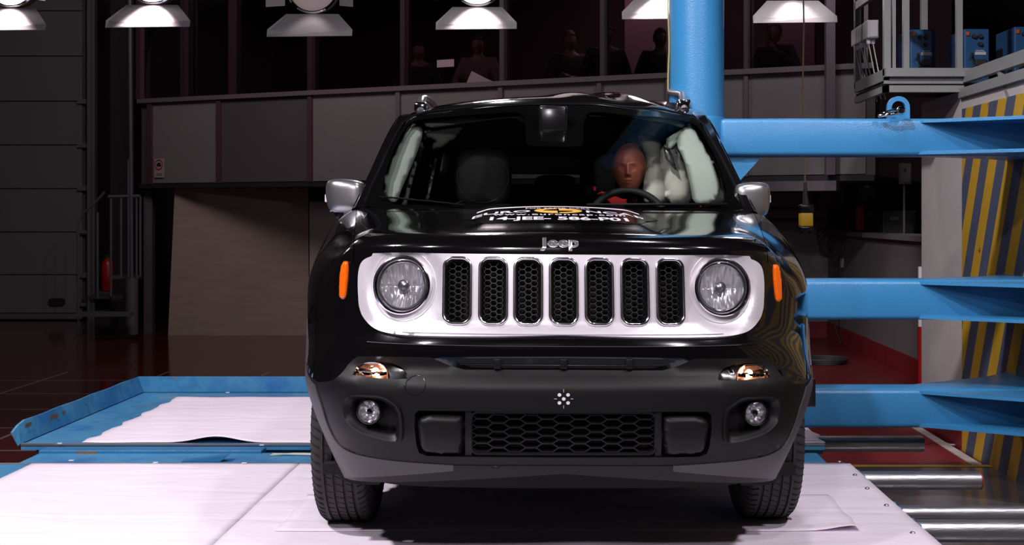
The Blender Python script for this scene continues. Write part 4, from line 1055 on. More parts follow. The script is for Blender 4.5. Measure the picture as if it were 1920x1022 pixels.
for q in (-1, 1):
    # fog lamp
    fo_ = fog if q > 0 else mir(fog)
    fl_in = [(fogc[0]*q+(a-fogc[0]*q)*.80+.004*q, fogc[1]+(b-fogc[1])*.80) for a, b in fo_]
    ring = MB(); N = len(dens(fo_, .012)); A_ = dens(smoothpoly(fo_, 2), .01); cc_ = sum((Vector(v) for v in fo_), Vector((0, 0)))/len(fo_)
    for r_, of in ((1.02, .000), (1.0, .008), (.95, .009), (.90, .004), (.84, -.006), (.78, -.010), (.76, -.045)):
        for a in A_: b = cc_+(a-cc_)*r_; ring.v.append(T(bsurf(b.x, b.y, of)))
    n = len(A_); ring.f = [(j*n+k, j*n+(k+1) % n, (j+1)*n+(k+1) % n, (j+1)*n+k) for j in range(6) for k in range(n)]
    fb = ring.build('fog_lamp_surround', 'plastic', lb, True, ang=60)
    recess('pocket', [tuple(cc_+(a-cc_)*.80) for a in A_], 0, 'plastic', fb, -.044, .02)
    c, mx = frame_at((fogc[0]*q, fogc[1]), .5); c = c+mx @ Vector((0, 0, -.006)); R = .035
    fh = MB().lathe([(R*1.0, -.05), (R*1.10, -.03), (R*1.10, .001), (R*1.0, .002), (R, -.02)], c, 'm', 40, mx).build('fog_lamp', 'plastic_gloss', car, True)
    lens_pattern('reflector', R*.98, .022, c+mx @ Vector((0, 0, -.004)), mx, 'fluted', fh, 0, 64, 14, .0022, 8)
    MB().lathe([(.009, -.02), (.009, -.006), (0, -.004)], c, 'm', 16, mx).build('bulb_shield', 'plastic_gloss', fh, True)
    dome('lens', R, .009, c, mx, 'clear', fh)
    # turn signal
    to_ = turn if q > 0 else mir(turn)
    tp = recess('signal_pocket', [(a, b) for a, b in to_], 0, 'plastic_gloss', lb, -.014, .015)
    sg_ = fpx([(663, 701), (669, 689), (678, 682), (694, 679), (708, 680), (718, 685), (725, 695), (726, 706)], (-.6, .62)); sg_ = sg_ if q > 0 else mir(sg_)
    tl = pillow('turn_signal', smoothpoly(sg_, 1), bsurf, .008, .010, .015, 'clear', car, post=T, back=.1)
    bk = recess('signal_reflector', sg_, 0, 'amber_dim', tl, -.010, .01)
    a, b = inv(bsurf, 703, 695, (-.5, .62)); p = T(bsurf(-a*q, b, -.004)); m_ = MB()
    for i in range(8):
        for j in range(12): pass
    m_.lathe([(.0001, -.006), (.010, -.003), (.012, .0), (.010, .004), (.0001, .006)], p, 'y', 16); m_.build('bulb', 'bulb_lit', tl, True)
    d = bpy.data.lights.new('turn_signal_light', 'POINT'); d.energy = .16; d.color = (1, .6, .38); d.shadow_soft_size = .008
    lo = bpy.data.objects.new('turn_signal_light', d); C.objects.link(lo); lo.parent = car; lo.location = p+Vector((0, -.016, 0))
    # side marker
    sm = fpx([(643, 490), (651, 489), (654, 494), (653, 520), (649, 556), (645, 562), (638, 560), (637, 545), (639, 510)], (-.85, .85)); sm = sm if q > 0 else mir(sm)
    pillow('side_marker', smoothpoly(sm, 1), bsurf, .006, .008, .008, 'amber', car, post=T, back=.3)
# ---------- silver grille panel with seven slots and two lamp holes
slots = []
for k, px in enumerate((858, 925, 990.5, 1057, 1123.5, 1190, 1256)):
    a, _ = inv(bsurf, px, 547, (0, .85)); slots.append(a)
sy0, sy1 = inv(bsurf, 1057, 609, (0, .8))[1], inv(bsurf, 1057, 486, (0, .95))[1]
_l, _r = inv(bsurf, 833, 547, (-.3, .85))[0], inv(bsurf, 883, 547, (-.3, .85))[0]; sw = _r-_l; sc = (sy0+sy1)/2; sh_ = sy1-sy0
hl = inv(bsurf, 754, 535, (-.5, .85)); hl = (-hl[0], hl[1]); hlR = .092
gp = [(0, grl_c+.003)]+[p for p in reversed(grl_low)]+grl_edge[:-1]+[(grl_edge[-1][0], top_c-.004), (grl_edge[-1][0]-.1, top_c), (0, top_c)]
def hole_c(q, R, n=48):   # lamp hole clipped at the hood line
    return [(q*(hl[0]+R*cos(2*pi*k/n)), min(hl[1]+R*sin(2*pi*k/n), top_c-.0015)) for k in range(n)]
def clampdup(l):
    out = []
    for p in l:
        if not out or (Vector(p)-Vector(out[-1])).length > 1e-4: out.append(p)
    return out
holes = [rrect(slots[k], sc, sw-.006, sh_-.006, sw*.36) for k in range(7)]+[clampdup(hole_c(1, hlR)), clampdup(hole_c(-1, hlR))]
def gsurf(s, w, off=0.0):
    p = bsurf(s, w, off); q = abs(s); d = sqrt((q-hl[0])**2+(w-hl[1])**2)
    # shallow dish around each headlight, rolled lower edge
    k = sstep(.150, .100, d); p.y += .020*k
    k2 = sstep(grl_c+.035, grl_c+.004, w); p.y -= .012*k2
    return p
gr = cpanel('grille_panel', sym(gp), holes, .014, .03, 'grille', None, .002, gsurf)
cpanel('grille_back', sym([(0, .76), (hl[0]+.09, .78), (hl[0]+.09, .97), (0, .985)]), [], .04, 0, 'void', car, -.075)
for k in range(7):
    a = slots[k]; rr_ = rrect(a, sc, sw, sh_, sw*.34, 8)
    m_ = MB(); m_.tube([T(gsurf(x, y, .006)) for x, y in rr_], .0055, 10, True); rg = m_.build('slot_ring', 'lamp_chrome', gr, True)
    rr2 = rrect(a, sc, sw-.018, sh_-.018, sw*.30, 8); m_ = MB(); N = len(rr2)
    for sc2, of in ((1.08, .006), (1.0, .002), (.93, -.012), (.90, -.02)):
        for x, y in rr2: m_.v.append(T(gsurf(a+(x-a)*sc2, sc+(y-sc)*(1-(1-sc2)*.4), of)))
    m_.f = [(j*N+i, j*N+(i+1) % N, (j+1)*N+(i+1) % N, (j+1)*N+i) for j in range(3) for i in range(N)]
    m_.build('inner_ring', 'dark_chrome' if 0 else 'plastic_gloss', rg, True)
    cells = []; hw_, hh_ = (sw-.02)/2.55, .0172
    for i in range(-2, 3):
        for j in range(-8, 9):
            x = a+i*hw_*.75; y = sc+j*hh_+(hh_/2 if i % 2 else 0)
            if abs(x-a) < (sw-.018)/2+.002 and abs(y-sc) < (sh_-.03)/2: cells.append((x, y))
    hexmesh('slot_mesh', cells, gsurf, hw_, hh_, .0010, .008, 'mesh_grey', rg, -.010)
for q in (-1, 1):        # raised circular bezel around each lamp recess
    m_ = MB(); pts = []
    for k in range(64):
        a_ = 2*pi*k/64; y = hl[1]+.112*sin(a_)
        if y < top_c-.004: pts.append((a_, T(gsurf(q*(hl[0]+.112*cos(a_)), y, .001))))
    st_ = max(range(len(pts)), key=lambda i: (pts[i][0]-pts[i-1][0]) % (2*pi)); pts = [p for _, p in pts[st_:]+pts[:st_]]
    m_.tube(pts, .0035, 8); m_.build('lamp_bezel', 'grille', gr, True)
# moulded edge under the slots
m_ = MB(); m_.tube([T(gsurf(s, grl_c+.0055, .003)) for s in [-.50+i*.02 for i in range(51)]], .0028, 6); m_.build('lower_edge', 'grille', gr, True)
# ---------- headlights
for q in (-1, 1):
    c, mx = frame_at((hl[0]*q, hl[1]), .45); c = c+Vector((0, .001, 0))
    R = .0915
    hd = MB().lathe([(R*1.02, -.05), (R*1.03, -.004), (R*1.0, .008), (R*.965, .010), (R*.945, .004), (R*.935, -.01)], c, 'm', 64, mx).build('headlight', 'lamp_chrome', car, True)
    MB().lathe([(R*.935, -.012), (R*.90, .000), (R*.86, -.004), (R*.82, -.014)], c, 'm', 64, mx).build('dark_ring', 'lamp_chrome', hd, True)
    MB().lathe([(R*.84, -.010), (R*.80, -.004), (R*.765, -.006), (R*.745, -.018)], c, 'm', 64, mx).build('inner_ring', 'lamp_chrome', hd, True)
    lens_pattern('reflector', R*.76, .034, c+mx @ Vector((0, 0, -.012)), mx, 'fluted', hd, 165, 220, 40, .0048)
    MB().lathe([(.017, -.030), (.017, -.016), (.013, -.012), (.0, -.010)], c, 'm', 24, mx).build('bulb_cap', 'satin', hd, True)
    MB().lathe([(.0172, -.017), (.0185, -.015), (.0172, -.013), (.0160, -.015), (.0172, -.017)], c, 'm', 24, mx).build('bulb_ring', 'chrome', hd, True)
    dome('lens', R*.95, .014, c, mx, 'clear', hd, .004)
# ---------- front wings and body sides
SD = s_at_v(1.30); SE = s_at_v(2.18); SQ = s_at_v(3.05)
WB = [(0, .993), (.62, .992), (.70, .972), (.80, .905), (.90, .845), (1.05, .815), (1.30, .83), (1.55, .92), (1.75, 1.0), (1.95, 1.05)]
def wb(s): return interp(WB, abs(s))
top_line = [(grl_edge[-1][0]+(SD-grl_edge[-1][0])*i/40,) for i in range(41)]
top_line = [(s[0], wb(s[0])) for s in top_line]
hull_a = arch(.435, radians(138), radians(8), 22)
fen = [seam[4]]+grl_edge[1:-1]+top_line+[(SD, .36)]+[(s_at_v(AV+.41), .36), ]+[p for p in reversed(arch(.41, radians(139), radians(3), 20))]+[(sa+.001, seam[0][1])]+seam[1:4]
fe_ = both('front_wing', fen, [], .03, .015, 'black_paint', None, 0)
for q, sd in enumerate((-1, 1)):
    # wheel arch cladding
    arc_o = arch(.425, radians(141), radians(2), 26); arc_i = arch(.365, radians(2), radians(150), 26); 
    cl = arc_o+arc_i
    cl = cl if sd > 0 else mir(cl)
    cpanel('arch_cladding', cl, [], .03, .03, 'plastic_grey', None, .003)
    door1 = [(SD+.004, .37), (SD+.004, 1.08), (SE-.004, 1.08), (SE-.004, .37)]
    aw2 = 3.37; dr2 = [(SE+.004, .37), (SE+.004, 1.08), (SQ, 1.08), (SQ, .62), (s_at_v(2.98), .45), (s_at_v(2.96), .37)]
    for nm, dd in (('front_door', door1), ('rear_door', dr2)):
        dd = dd if sd > 0 else mir(dd); d_ = cpanel(nm, dd, [], .06, .02, 'black_paint')
        hs = SD+.72 if nm == 'front_door' else SE+.62
        m_ = MB(); m_.tube([T(bsurf(sd*(hs+.02*i), .93, (.0, .03, .036, .036, .036, .036, .036, .03, .0)[i])) for i in range(9)], .011, 8); m_.build('door_handle', 'satin', d_, True)
    sill = [(SD, .23), (SD, .37), (s_at_v(2.96), .37), (s_at_v(2.94), .23)]; sill = sill if sd > 0 else mir(sill)
    cpanel('sill_cladding', sill, [], .06, .03, 'plastic', None, .006)
    qp = [(SQ+.003, 1.08), (SMAX-.0001, 1.08), (SMAX-.0001, .40), (s_at_v(3.76), .40)]+[(s_at_v(aw2+.41*cos(a)), AW+.41*sin(a)) for a in [radians(8+ (150-8)*i/20) for i in range(21)]]+[(SQ+.003, .64)]
    qp = qp if sd > 0 else mir(qp); cpanel('rear_quarter', qp, [], .06, .015, 'black_paint')
    rb = [(s_at_v(3.77), .24), (SMAX-.0001, .24), (SMAX-.0001, .52), (s_at_v(3.77), .52)]; rb = rb if sd > 0 else mir(rb)
    cpanel('rear_bumper', rb, [], .06, .02, 'plastic', None, .012)
# ---------- bonnet and wing tops: rounded clamshell skin
OUT = [(tabled(TAu, s), tabled(TAv, s)+interp(PROF, .992)*(1-sstep(.60, .98, s)), s) for s in [SD*i/400 for i in range(401)]]
import mathutils
kdo = mathutils.kdtree.KDTree(len(OUT))
for i, (u, v, s) in enumerate(OUT): kdo.insert((u, v, 0), i)
kdo.balance()
HCT = [(.05, 1.045), (.20, 1.062), (.35, 1.077), (.5, 1.090), (.8, 1.116), (1.05, 1.135), (1.35, 1.150)]
RR = [(0, .075), (.55, .085), (.75, .15), (1.0, .24), (1.4, .22), (1.95, .12)]
def hood(u, v, off=0.0):
    a = abs(u); co_, i, d = kdo.find((a, v, 0)); s = OUT[i][2]
    # exact distance to neighbouring segments
    best = d
    for j in (i-1, i):
        if 0 <= j < 400:
            A = Vector(OUT[j][:2]); B = Vector(OUT[j+1][:2]); P = Vector((a, v)); t = max(0, min(1, (P-A).dot(B-A)/(B-A).length_squared)); dd = (P-(A+(B-A)*t)).length
            if dd <= best: best = dd; s = OUT[j][2]+(OUT[j+1][2]-OUT[j][2])*t
    h = interp(HCT, v)-.035*(a/.75)**2*(1-.7*sstep(.5, 1.2, v))
    h += .010*(1-sstep(.25, .31, a))*sstep(.22, .42, v)
    w0 = wb(s); r = interp(RR, s); t = min(1, best/r); f = (1-(1-t)**2.3)**(1/2.3)
    p = Vector((u, v, w0+(h-w0)*f))
    if off:
        e = .003; p = p+((hood(u+e, v)-hood(u-e, v)).cross(hood(u, v+e)-hood(u, v-e))).normalized()*off
    return p
def RE(s):               # rear edge of the bonnet
    t = s/SD; u = .872*t**.9; return u, 1.08+.26*(u/.87)**2
tt = [0, .002, .005, .01, .018, .03, .045, .065, .09, .12, .155, .2, .25, .3, .36, .42, .48, .55, .62, .7, .78, .86, .93, 1]
NS = 120; vs = []; 
for i in range(-NS, NS+1):
    s = SD*(abs(i)/NS)**1.0; sg = 1 if i >= 0 else -1
    o_ = (tabled(TAu, s), tabled(TAv, s)+interp(PROF, .992)*(1-sstep(.60, .98, s))); r_ = RE(s)
    L = (Vector(r_)-Vector(o_)).length
    for t in tt:
        k = t if L > .5 else t
        vs.append(hood(sg*(o_[0]+(r_[0]-o_[0])*k), o_[1]+(r_[1]-o_[1])*k))
W_ = len(tt); fs = [(i*W_+k, (i+1)*W_+k, (i+1)*W_+k+1, i*W_+k+1) for i in range(2*NS) for k in range(W_-1)]
def split_skin(keep, name, m, gap=0):
    bm = bmesh.new(); bv = [bm.verts.new(v) for v in vs]
    for f in fs:
        try: bm.faces.new([bv[i] for i in f])
        except ValueError: pass
    bmesh.ops.remove_doubles(bm, verts=bm.verts[:], dist=1e-5)
    for sgn in (-1, 1):
        n = Vector((sgn*1.0, -.133, 0)).normalized(); c0 = Vector((sgn*.70, .5, 0))
        want = (keep == 0) or (keep == sgn)
        g = bm.verts[:]+bm.edges[:]+bm.faces[:]
        if keep == 0: bmesh.ops.bisect_plane(bm, geom=g, plane_co=c0-n*gap, plane_no=n, clear_outer=True)
        elif keep == sgn: bmesh.ops.bisect_plane(bm, geom=g, plane_co=c0+n*gap, plane_no=n, clear_inner=True)
    bm.normal_update()
    if sum(f.normal.z for f in bm.faces) < 0: bmesh.ops.reverse_faces(bm, faces=bm.faces[:])
    nrm = {}
    me = bpy.data.meshes.new(name)
    bnd = [e for e in bm.edges if len(e.link_faces) == 1]
    r = bmesh.ops.extrude_edge_only(bm, edges=bnd)
    for v in [g for g in r['geom'] if isinstance(g, bmesh.types.BMVert)]: v.co.z -= .012 if v.co.y > .35 else .002
    for e in bnd: e.smooth = False
    for v in bm.verts: v.co = T(v.co)
    bm.to_mesh(me); bm.free(); me.polygons.foreach_set('use_smooth', [True]*len(me.polygons)); me.materials.append(M[m])
    o = bpy.data.objects.new(name, me); C.objects.link(o); o.parent = car; return o
bonnet = split_skin(0, 'bonnet', 'black_paint', .0012)
w1_ = split_skin(1, 'wing_top', 'black_paint', .0012); w2_ = split_skin(-1, 'wing_top', 'black_paint', .0012)
# dark gap under the bonnet front edge and block everything behind the grille
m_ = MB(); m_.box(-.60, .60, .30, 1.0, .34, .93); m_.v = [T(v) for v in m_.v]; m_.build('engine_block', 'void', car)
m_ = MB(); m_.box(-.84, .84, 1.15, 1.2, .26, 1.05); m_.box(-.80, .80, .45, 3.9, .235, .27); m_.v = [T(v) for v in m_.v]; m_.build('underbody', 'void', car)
# badge letters on the bonnet front
def on_surface(name, txt, size, place, m, parent, ext=0, bold=0, spacing=1, bevel=0):
    tv, tf = text_tris(txt, size, ext, bold, spacing=spacing, bevel=bevel)
    o = put(name, [T(place(v.x, v.y, v.z)) for v in tv], tf, m, parent); 
    bm = bmesh.new(); bm.from_mesh(o.data); bmesh.ops.recalc_face_normals(bm, faces=bm.faces[:]) if ext else None; bm.to_mesh(o.data); bm.free(); return o
def hoodpx(px, py, g=(0, .5)): return inv(hood, px, py, g)
# vertical-ish face of the bonnet: use arc length down the front
prof = []; v_ = OUT[0][1]
for i in range(400): prof.append(hood(0, OUT[0][1]+.0008*i))
al = [0]
for i in range(1, 400): al.append(al[-1]+(prof[i]-prof[i-1]).length)
def hood_arc(u, t, off):     # t = distance up from the front edge
    lo = 0
    while lo < 398 and al[lo+1] < t: lo += 1
    k = (t-al[lo])/(al[lo+1]-al[lo]); dv = .0008*(lo+k)
    _, i, _d = kdo.find((abs(u), OUT[0][1], 0)); v0 = interp([(0, 0), (.25, .008), (.45, .04)], abs(u))+interp(PROF, .992)
    return hood(u, v0+dv, off)
tb_ = min(range(0, 399), key=lambda i: abs(proj(prof[i])[1]-456)); tb0 = al[tb_]
h_t = min(range(0, 399), key=lambda i: abs(proj(prof[i])[1]-447)); h_b = min(range(0, 399), key=lambda i: abs(proj(prof[i])[1]-464))
hs_ = (al[h_t]-al[h_b])*1.25
print('badge', tb0, hs_, proj(prof[tb_]))
on_surface('badge', 'Jeep', 1, lambda x, y, z: hood_arc(x*.0635-.008, tb0+y*hs_*1.02, .002+z*.02), 'badge', bonnet, .12, .025, 1.05, .02)
# sticker on the rear of the bonnet
def hp(px, py, off=.0012):
    # surface point under a pixel, for tracing the sticker
    a, b = inv(hood, px, py, (0, .6)); return a, b
v_lo, v_hi = .50, .70
def vat(py):
    best = min(((abs(proj(hood(0, .3+.002*i))[1]-py), .3+.002*i) for i in range(390))); return best[1]
va, vb, vc, vd, ve, vf = vat(417), vat(415), vat(406.5), vat(402), vat(397.5), vat(390)
print('sticker v', va, vb, vc, vd, ve, vf, proj(hood(0, 1.05)))
def flat(name, outl, m, parent, off, step=.03, holes=()):
    return panel(name, outl, list(holes), hood, step, 0, m, parent, off, post=T)
ARC = 2.0
def lim(x, y): return min(y, 1.074+.26*(x/.87)**2-.012)
so = [(-.265, va), (.265, va), (.30, vc-.02), (.355, .66)]+[(x, lim(x, 1.068-ARC*x*x)) for x in [.33-.66*i/24 for i in range(25)]]+[(-.355, .66), (-.30, vc-.02)]
stk = flat('bonnet_sticker', so, 'sticker_black', bonnet, .0012)
def line(txt, vlo, vhi, width, m, xo=0, bold=0, arc=0, spacing=1):
    tv, tf = text_tris(txt, 1, 0, bold, spacing=spacing); xs = [v.x for v in tv]; ys = [v.y for v in tv]; cx_, sx_ = (min(xs)+max(xs))/2, width/(max(xs)-min(xs)); y0, y1 = min(ys), max(ys)
    V_ = []
    for v in tv:
        x = (v.x-cx_)*sx_+xo; y = vlo+(v.y-y0)/(y1-y0)*(vhi-vlo)-arc*x*x; V_.append(T(hood(x, lim(x, y), .002)))
    return put('lettering', V_, tf, m, stk)
line('14-JEE- 586-P01', vb, vc-.012, .475, 'sticker_white', -.003, .03)
line('www.euroncap.com', .618, .682, .47, 'sticker_white', 0, .012, 0, 1.15)
line('EURO', .775, .865, .205, 'sticker_white', -.205, .02, ARC*.85); line('NCAP', .775, .865, .205, 'sticker_white', .205, .02, ARC*.85)
line('FOR SAFER CARS', .925, .965, .24, 'sticker_white', 0, .01, ARC)
cvm, crv, cru = .815, .105, .088
yl = flat('emblem', circ(0, cvm, cru, 40, crv), 'sticker_yellow', stk, .0026, .02)
flat('emblem_dark_quarter', [(0, cvm), (-cru*.62, cvm)]+[(-cru*.62*cos(a), cvm+crv*.62*sin(a)) for a in [pi/2*k/8 for k in range(1, 9)]], 'sticker_black', yl, .0032, .02)
flat('emblem_dark_quarter', [(0, cvm), (cru*.62, cvm)]+[(cru*.62*cos(a), cvm-crv*.62*sin(a)) for a in [pi/2*k/8 for k in range(1, 9)]], 'sticker_black', yl, .0032, .02)
flat('emblem_bar', [(-.003, cvm-crv), (.003, cvm-crv), (.003, cvm+crv), (-.003, cvm+crv)], 'sticker_black', yl, .0033, .02)
bd_ = [(x, lim(x, 1.050-ARC*x*x)) for x in [-.30+.60*i/24 for i in range(25)]]+[(x, lim(x, 1.050-ARC*x*x)-.045) for x in [.30-.60*i/24 for i in range(25)]]
flat('white_band', bd_, 'sticker_white', stk, .0024)
# ---------- windscreen
def scr(a, b, off=0.0):
    s2 = a*a; bu = .785*a; bv = 1.12+.23*s2; bw = 1.142-.01*s2; tu = .662*a; tv = 1.79+.13*s2; tw = 1.603-.042*s2
    k = b; sgn = sin(pi*min(1, max(0, k)))*.018
    return Vector((bu+(tu-bu)*k, bv+(tv-bv)*k-sgn-off*.56, bw+(tw-bw)*k+sgn*.8+off*.8))
full = smoothpoly([(-1, -.14), (1, -.14), (1.0, .55), (1.0, .90), (.95, .985), (.86, 1.0), (0, 1.0), (-.86, 1.0), (-.95, .985), (-1.0, .90), (-1, .55)], 1)
ws_ = panel('windscreen', full, [], scr, .07, 0, 'glass', car, 0, post=T)
vis = []
g = (-.5, .1)
for px, py in ((1036, 384), (900, 384), (850, 384), (745, 383), (732, 379), (722, 369), (717.5, 352), (722, 325), (740, 277), (757, 245), (768, 232), (780, 225.5), (800, 222), (850, 217), (900, 213.5), (962, 210), (975, 211.5), (982, 218), (985, 235), (986, 262), (989, 270), (996, 273), (1036, 274)):
    g = inv(scr, px, py, g); vis.append(g)
vis[0] = (0, vis[0][1]); vis[-1] = (0, vis[-1][1])
vish = vis+[(-a, b) for a, b in reversed(vis[1:-1])]
panel('glass_edge_band', full, [vish], scr, .04, .0, 'frit', ws_, -.002, post=T)
m_ = MB(); ed = dens([(-1.01, 0), (-1.01, .9), (-.95, .99), (-.86, 1.008), (.86, 1.008), (.95, .99), (1.01, .9), (1.01, 0)], .05)[:-12]
m_.tube([T(scr(p.x, p.y, .002)) for p in ed if p.y > 0], .005, 6); m_.build('screen_moulding', 'plastic_gloss', ws_, True)
# cowl and wipers
m_ = MB()
for i in range(41):
    u = -.80+1.6*i/40; r_ = 1.08+.26*(u/.87)**2; h_ = hood(u, r_-.003); a = u/.785; p = scr(a, -.02)
    m_.v += [T(Vector((u, r_-.012, h_.z-.014))), T(Vector((u, r_+.05, h_.z-.02))), T(Vector((u, max(p.y, r_+.06)+.03, 1.10)))]
m_.f = [(i*3+k, i*3+k+1, i*3+4+k, i*3+3+k) for i in range(40) for k in range(2)]
m_.build('cowl', 'plastic', car)
for pts in ([(712, 376), (740, 377.5), (780, 382), (800, 384)], [(797, 383), (830, 387), (868, 391)], [(850, 391), (868, 384)]):
    q_ = [T(scr(*inv(scr, px, py, (-.6, .05)), .018)) for px, py in pts]
    MB().tube(q_, .0065, 6, ry=.004).build('wiper', 'plastic_gloss', car, True)
m_ = MB(); m_.tube([T(scr(.15, .0, .016)), T(scr(.55, .012, .018)), T(scr(.90, .035, .016))], .006, 6).build('wiper', 'plastic_gloss', car, True)
# ---------- greenhouse sides
UW = [(.95, .888), (1.0, .880), (1.08, .852), (1.24, .803), (1.436, .752), (1.53, .720), (1.575, .688), (1.60, .645)]
def side(sg_):
    def f(v, w, off=0.0):
        u = interp(UW, w); back = sstep(3.5, 4.15, v)
        u -= .10*back
        return Vector((sg_*(u+off), v, w))
    return f
for sd in (-1, 1):
    sf = side(sd)
    outl = [(1.20, 1.04), (1.36, 1.13), (1.44, 1.20), (1.62, 1.335), (1.84, 1.50), (1.93, 1.560), (2.02, 1.575), (3.80, 1.575), (3.98, 1.50), (4.14, 1.10), (4.17, 1.03), (3.0, 1.03)]
    w1h = [(1.56, 1.10), (1.60, 1.19), (1.98, 1.47), (2.06, 1.50), (2.20, 1.50), (2.20, 1.10)]
    w2h = [(2.32, 1.10), (2.32, 1.50), (2.92, 1.50), (3.06, 1.47), (3.10, 1.12)]
    w3h = [(3.24, 1.18), (3.22, 1.45), (3.30, 1.48), (3.66, 1.46), (3.72, 1.20)]
    hs_l = [smoothpoly(h, 1) for h in (w1h, w2h, w3h)]
    pl = panel('window_pillars', outl, hs_l, sf, .05, .05, 'black_paint', car, 0, post=T)
    for h in hs_l: panel('side_window', h, [], sf, .08, 0, 'side_glass', pl, -.012, post=T)
    # A pillar outer return between screen and side
    m_ = MB(); 
    for i in range(21):
        b = i/20; p = scr(sd*1.0, b*.97, .0); v = 1.36+(1.93-1.36)*b; w = 1.13+(1.56-1.13)*b; q = sf(v, w)
        q2 = sf(v+.02, w); mid_ = (p+q)/2+Vector((sd*.010, -.012, .006)); m_.v += [T(p+Vector((0, .002, .0))), T(mid_), T(q+Vector((sd*.001, 0, 0))), T(q2)]
    m_.f = [(i*4+k, i*4+k+1, i*4+5+k, i*4+4+k) for i in range(20) for k in range(3)]
    m_.build('front_pillar', 'black_paint', car, True)
# ---------- roof
HR = [(0, 1.606), (.05, 1.630), (.12, 1.648), (.3, 1.672), (.7, 1.688), (1.3, 1.68), (1.8, 1.65), (2.12, 1.60), (2.2, 1.57)]
NR = 60; NV = 50; m_ = MB()
for i in range(NR+1):
    a = -1+2*i/NR; u = .66*(abs(a)**.85)*(1 if a > 0 else -1); vf = 1.79+.13*(a*a)
    for j in range(NV+1):
        d = 2.2*(j/NV)**1.3; v = vf+d*(4.02-vf)/2.2; w = interp(HR, d)-.150*u*u
        edge = sstep(.60, .66, abs(u)); m_.v.append(Vector((u-.06*sstep(3.5, 4.0, v)*(1 if u > 0 else -1)*abs(a), v, w-.006*edge)))
W_ = NV+1
ext = []
for i_, sg_ in ((0, -1), (NR, 1)):      # rolled edges down to the door tops
    pass
m_.f = [(i*W_+j, (i+1)*W_+j, (i+1)*W_+j+1, i*W_+j+1) for i in range(NR) for j in range(NV)]
base_i = len(m_.v)
for sg_, row in ((-1, 0), (1, NR)):
    prev = [row*W_+j for j in range(W_)]
    for k, (du, dw) in enumerate(((.016, -.008), (.030, -.026), (.034, -.05))):
        cur = []
        for j in range(W_):
            p = m_.v[row*W_+j]; tw = max(p.z+dw, 1.50) if j < NV-6 else p.z+dw; cur.append(len(m_.v)); m_.v.append(Vector((p.x+sg_*du, p.y, tw)))
        m_.f += [(prev[j], prev[j+1], cur[j+1], cur[j]) if sg_ < 0 else (prev[j], cur[j], cur[j+1], prev[j+1]) for j in range(NV)]; prev = cur
m_.v = [T(v) for v in m_.v]; roof = m_.build('roof', 'black_paint', car, True, ang=60)
m_ = MB(); m_.v = [T(Vector((.64*(-1+2*i/20), 1.86+.12*(-1+2*i/20)**2+(4.0-1.95)*j/20, interp(HR, 2.2*(j/20))-.045-.15*(.64*(-1+2*i/20))**2))) for i in range(21) for j in range(21)]
m_.f = [(i*21+j, (i+1)*21+j, (i+1)*21+j+1, i*21+j+1) for i in range(20) for j in range(20)]; m_.build('headliner', 'liner', car, True)
for sd in (-1, 1):       # roof rails
    rp = []
    for d, h_ in ((2.02, .0), (2.05, .028), (2.12, .052), (2.25, .058), (2.6, .060), (3.1, .060), (3.5, .056), (3.64, .045), (3.72, .0)):
        rp.append((sd*(.615+(.0 if d > 2.1 else .0)), d, h_))
    q_ = []
    for u, v, h_ in rp:
        a = abs(u)/.66; vf = 1.79+.13*(a**(2/.85)); z = interp(HR, (v-vf)*2.2/(4.02-vf))-.15*u*u; q_.append(T(Vector((u, v, z+h_-.004))))
    rl_ = MB().tube(q_, .019, 12, ry=.014).build('roof_rail', 'satin', car, True, ang=70)
    f0 = q_[1]; MB().box(f0.x-.03, f0.x+.03, f0.y-.03, f0.y+.09, f0.z-.035, f0.z+.012, .01).build('rail_foot', 'chrome', rl_, True)
# tailgate
m_ = MB()
tg_o = [(-.78, 1.04), (.78, 1.04), (.70, 1.3), (.56, 1.60), (.3, 1.615), (-.3, 1.615), (-.56, 1.60), (-.70, 1.3)]
def tgs(u, w, off=0.0): return Vector((u, 4.20-.32*(w-1.0)*(.6)-.10*(u/.8)**2-(.0)+off, w))
rw = smoothpoly([(-.60, 1.12), (.60, 1.12), (.53, 1.46), (-.53, 1.46)], 2)
tgp = panel('tailgate', tg_o, [rw], tgs, .06, .03, 'black_paint', car, 0, post=T)
panel('rear_window', rw, [], tgs, .1, 0, 'side_glass', tgp, -.01, post=T)
panel('rear_trim', [(-.5, 1.365), (.5, 1.365), (.48, 1.475), (-.48, 1.475)], [], tgs, .06, .01, 'trim', tgp, -.08, post=T)
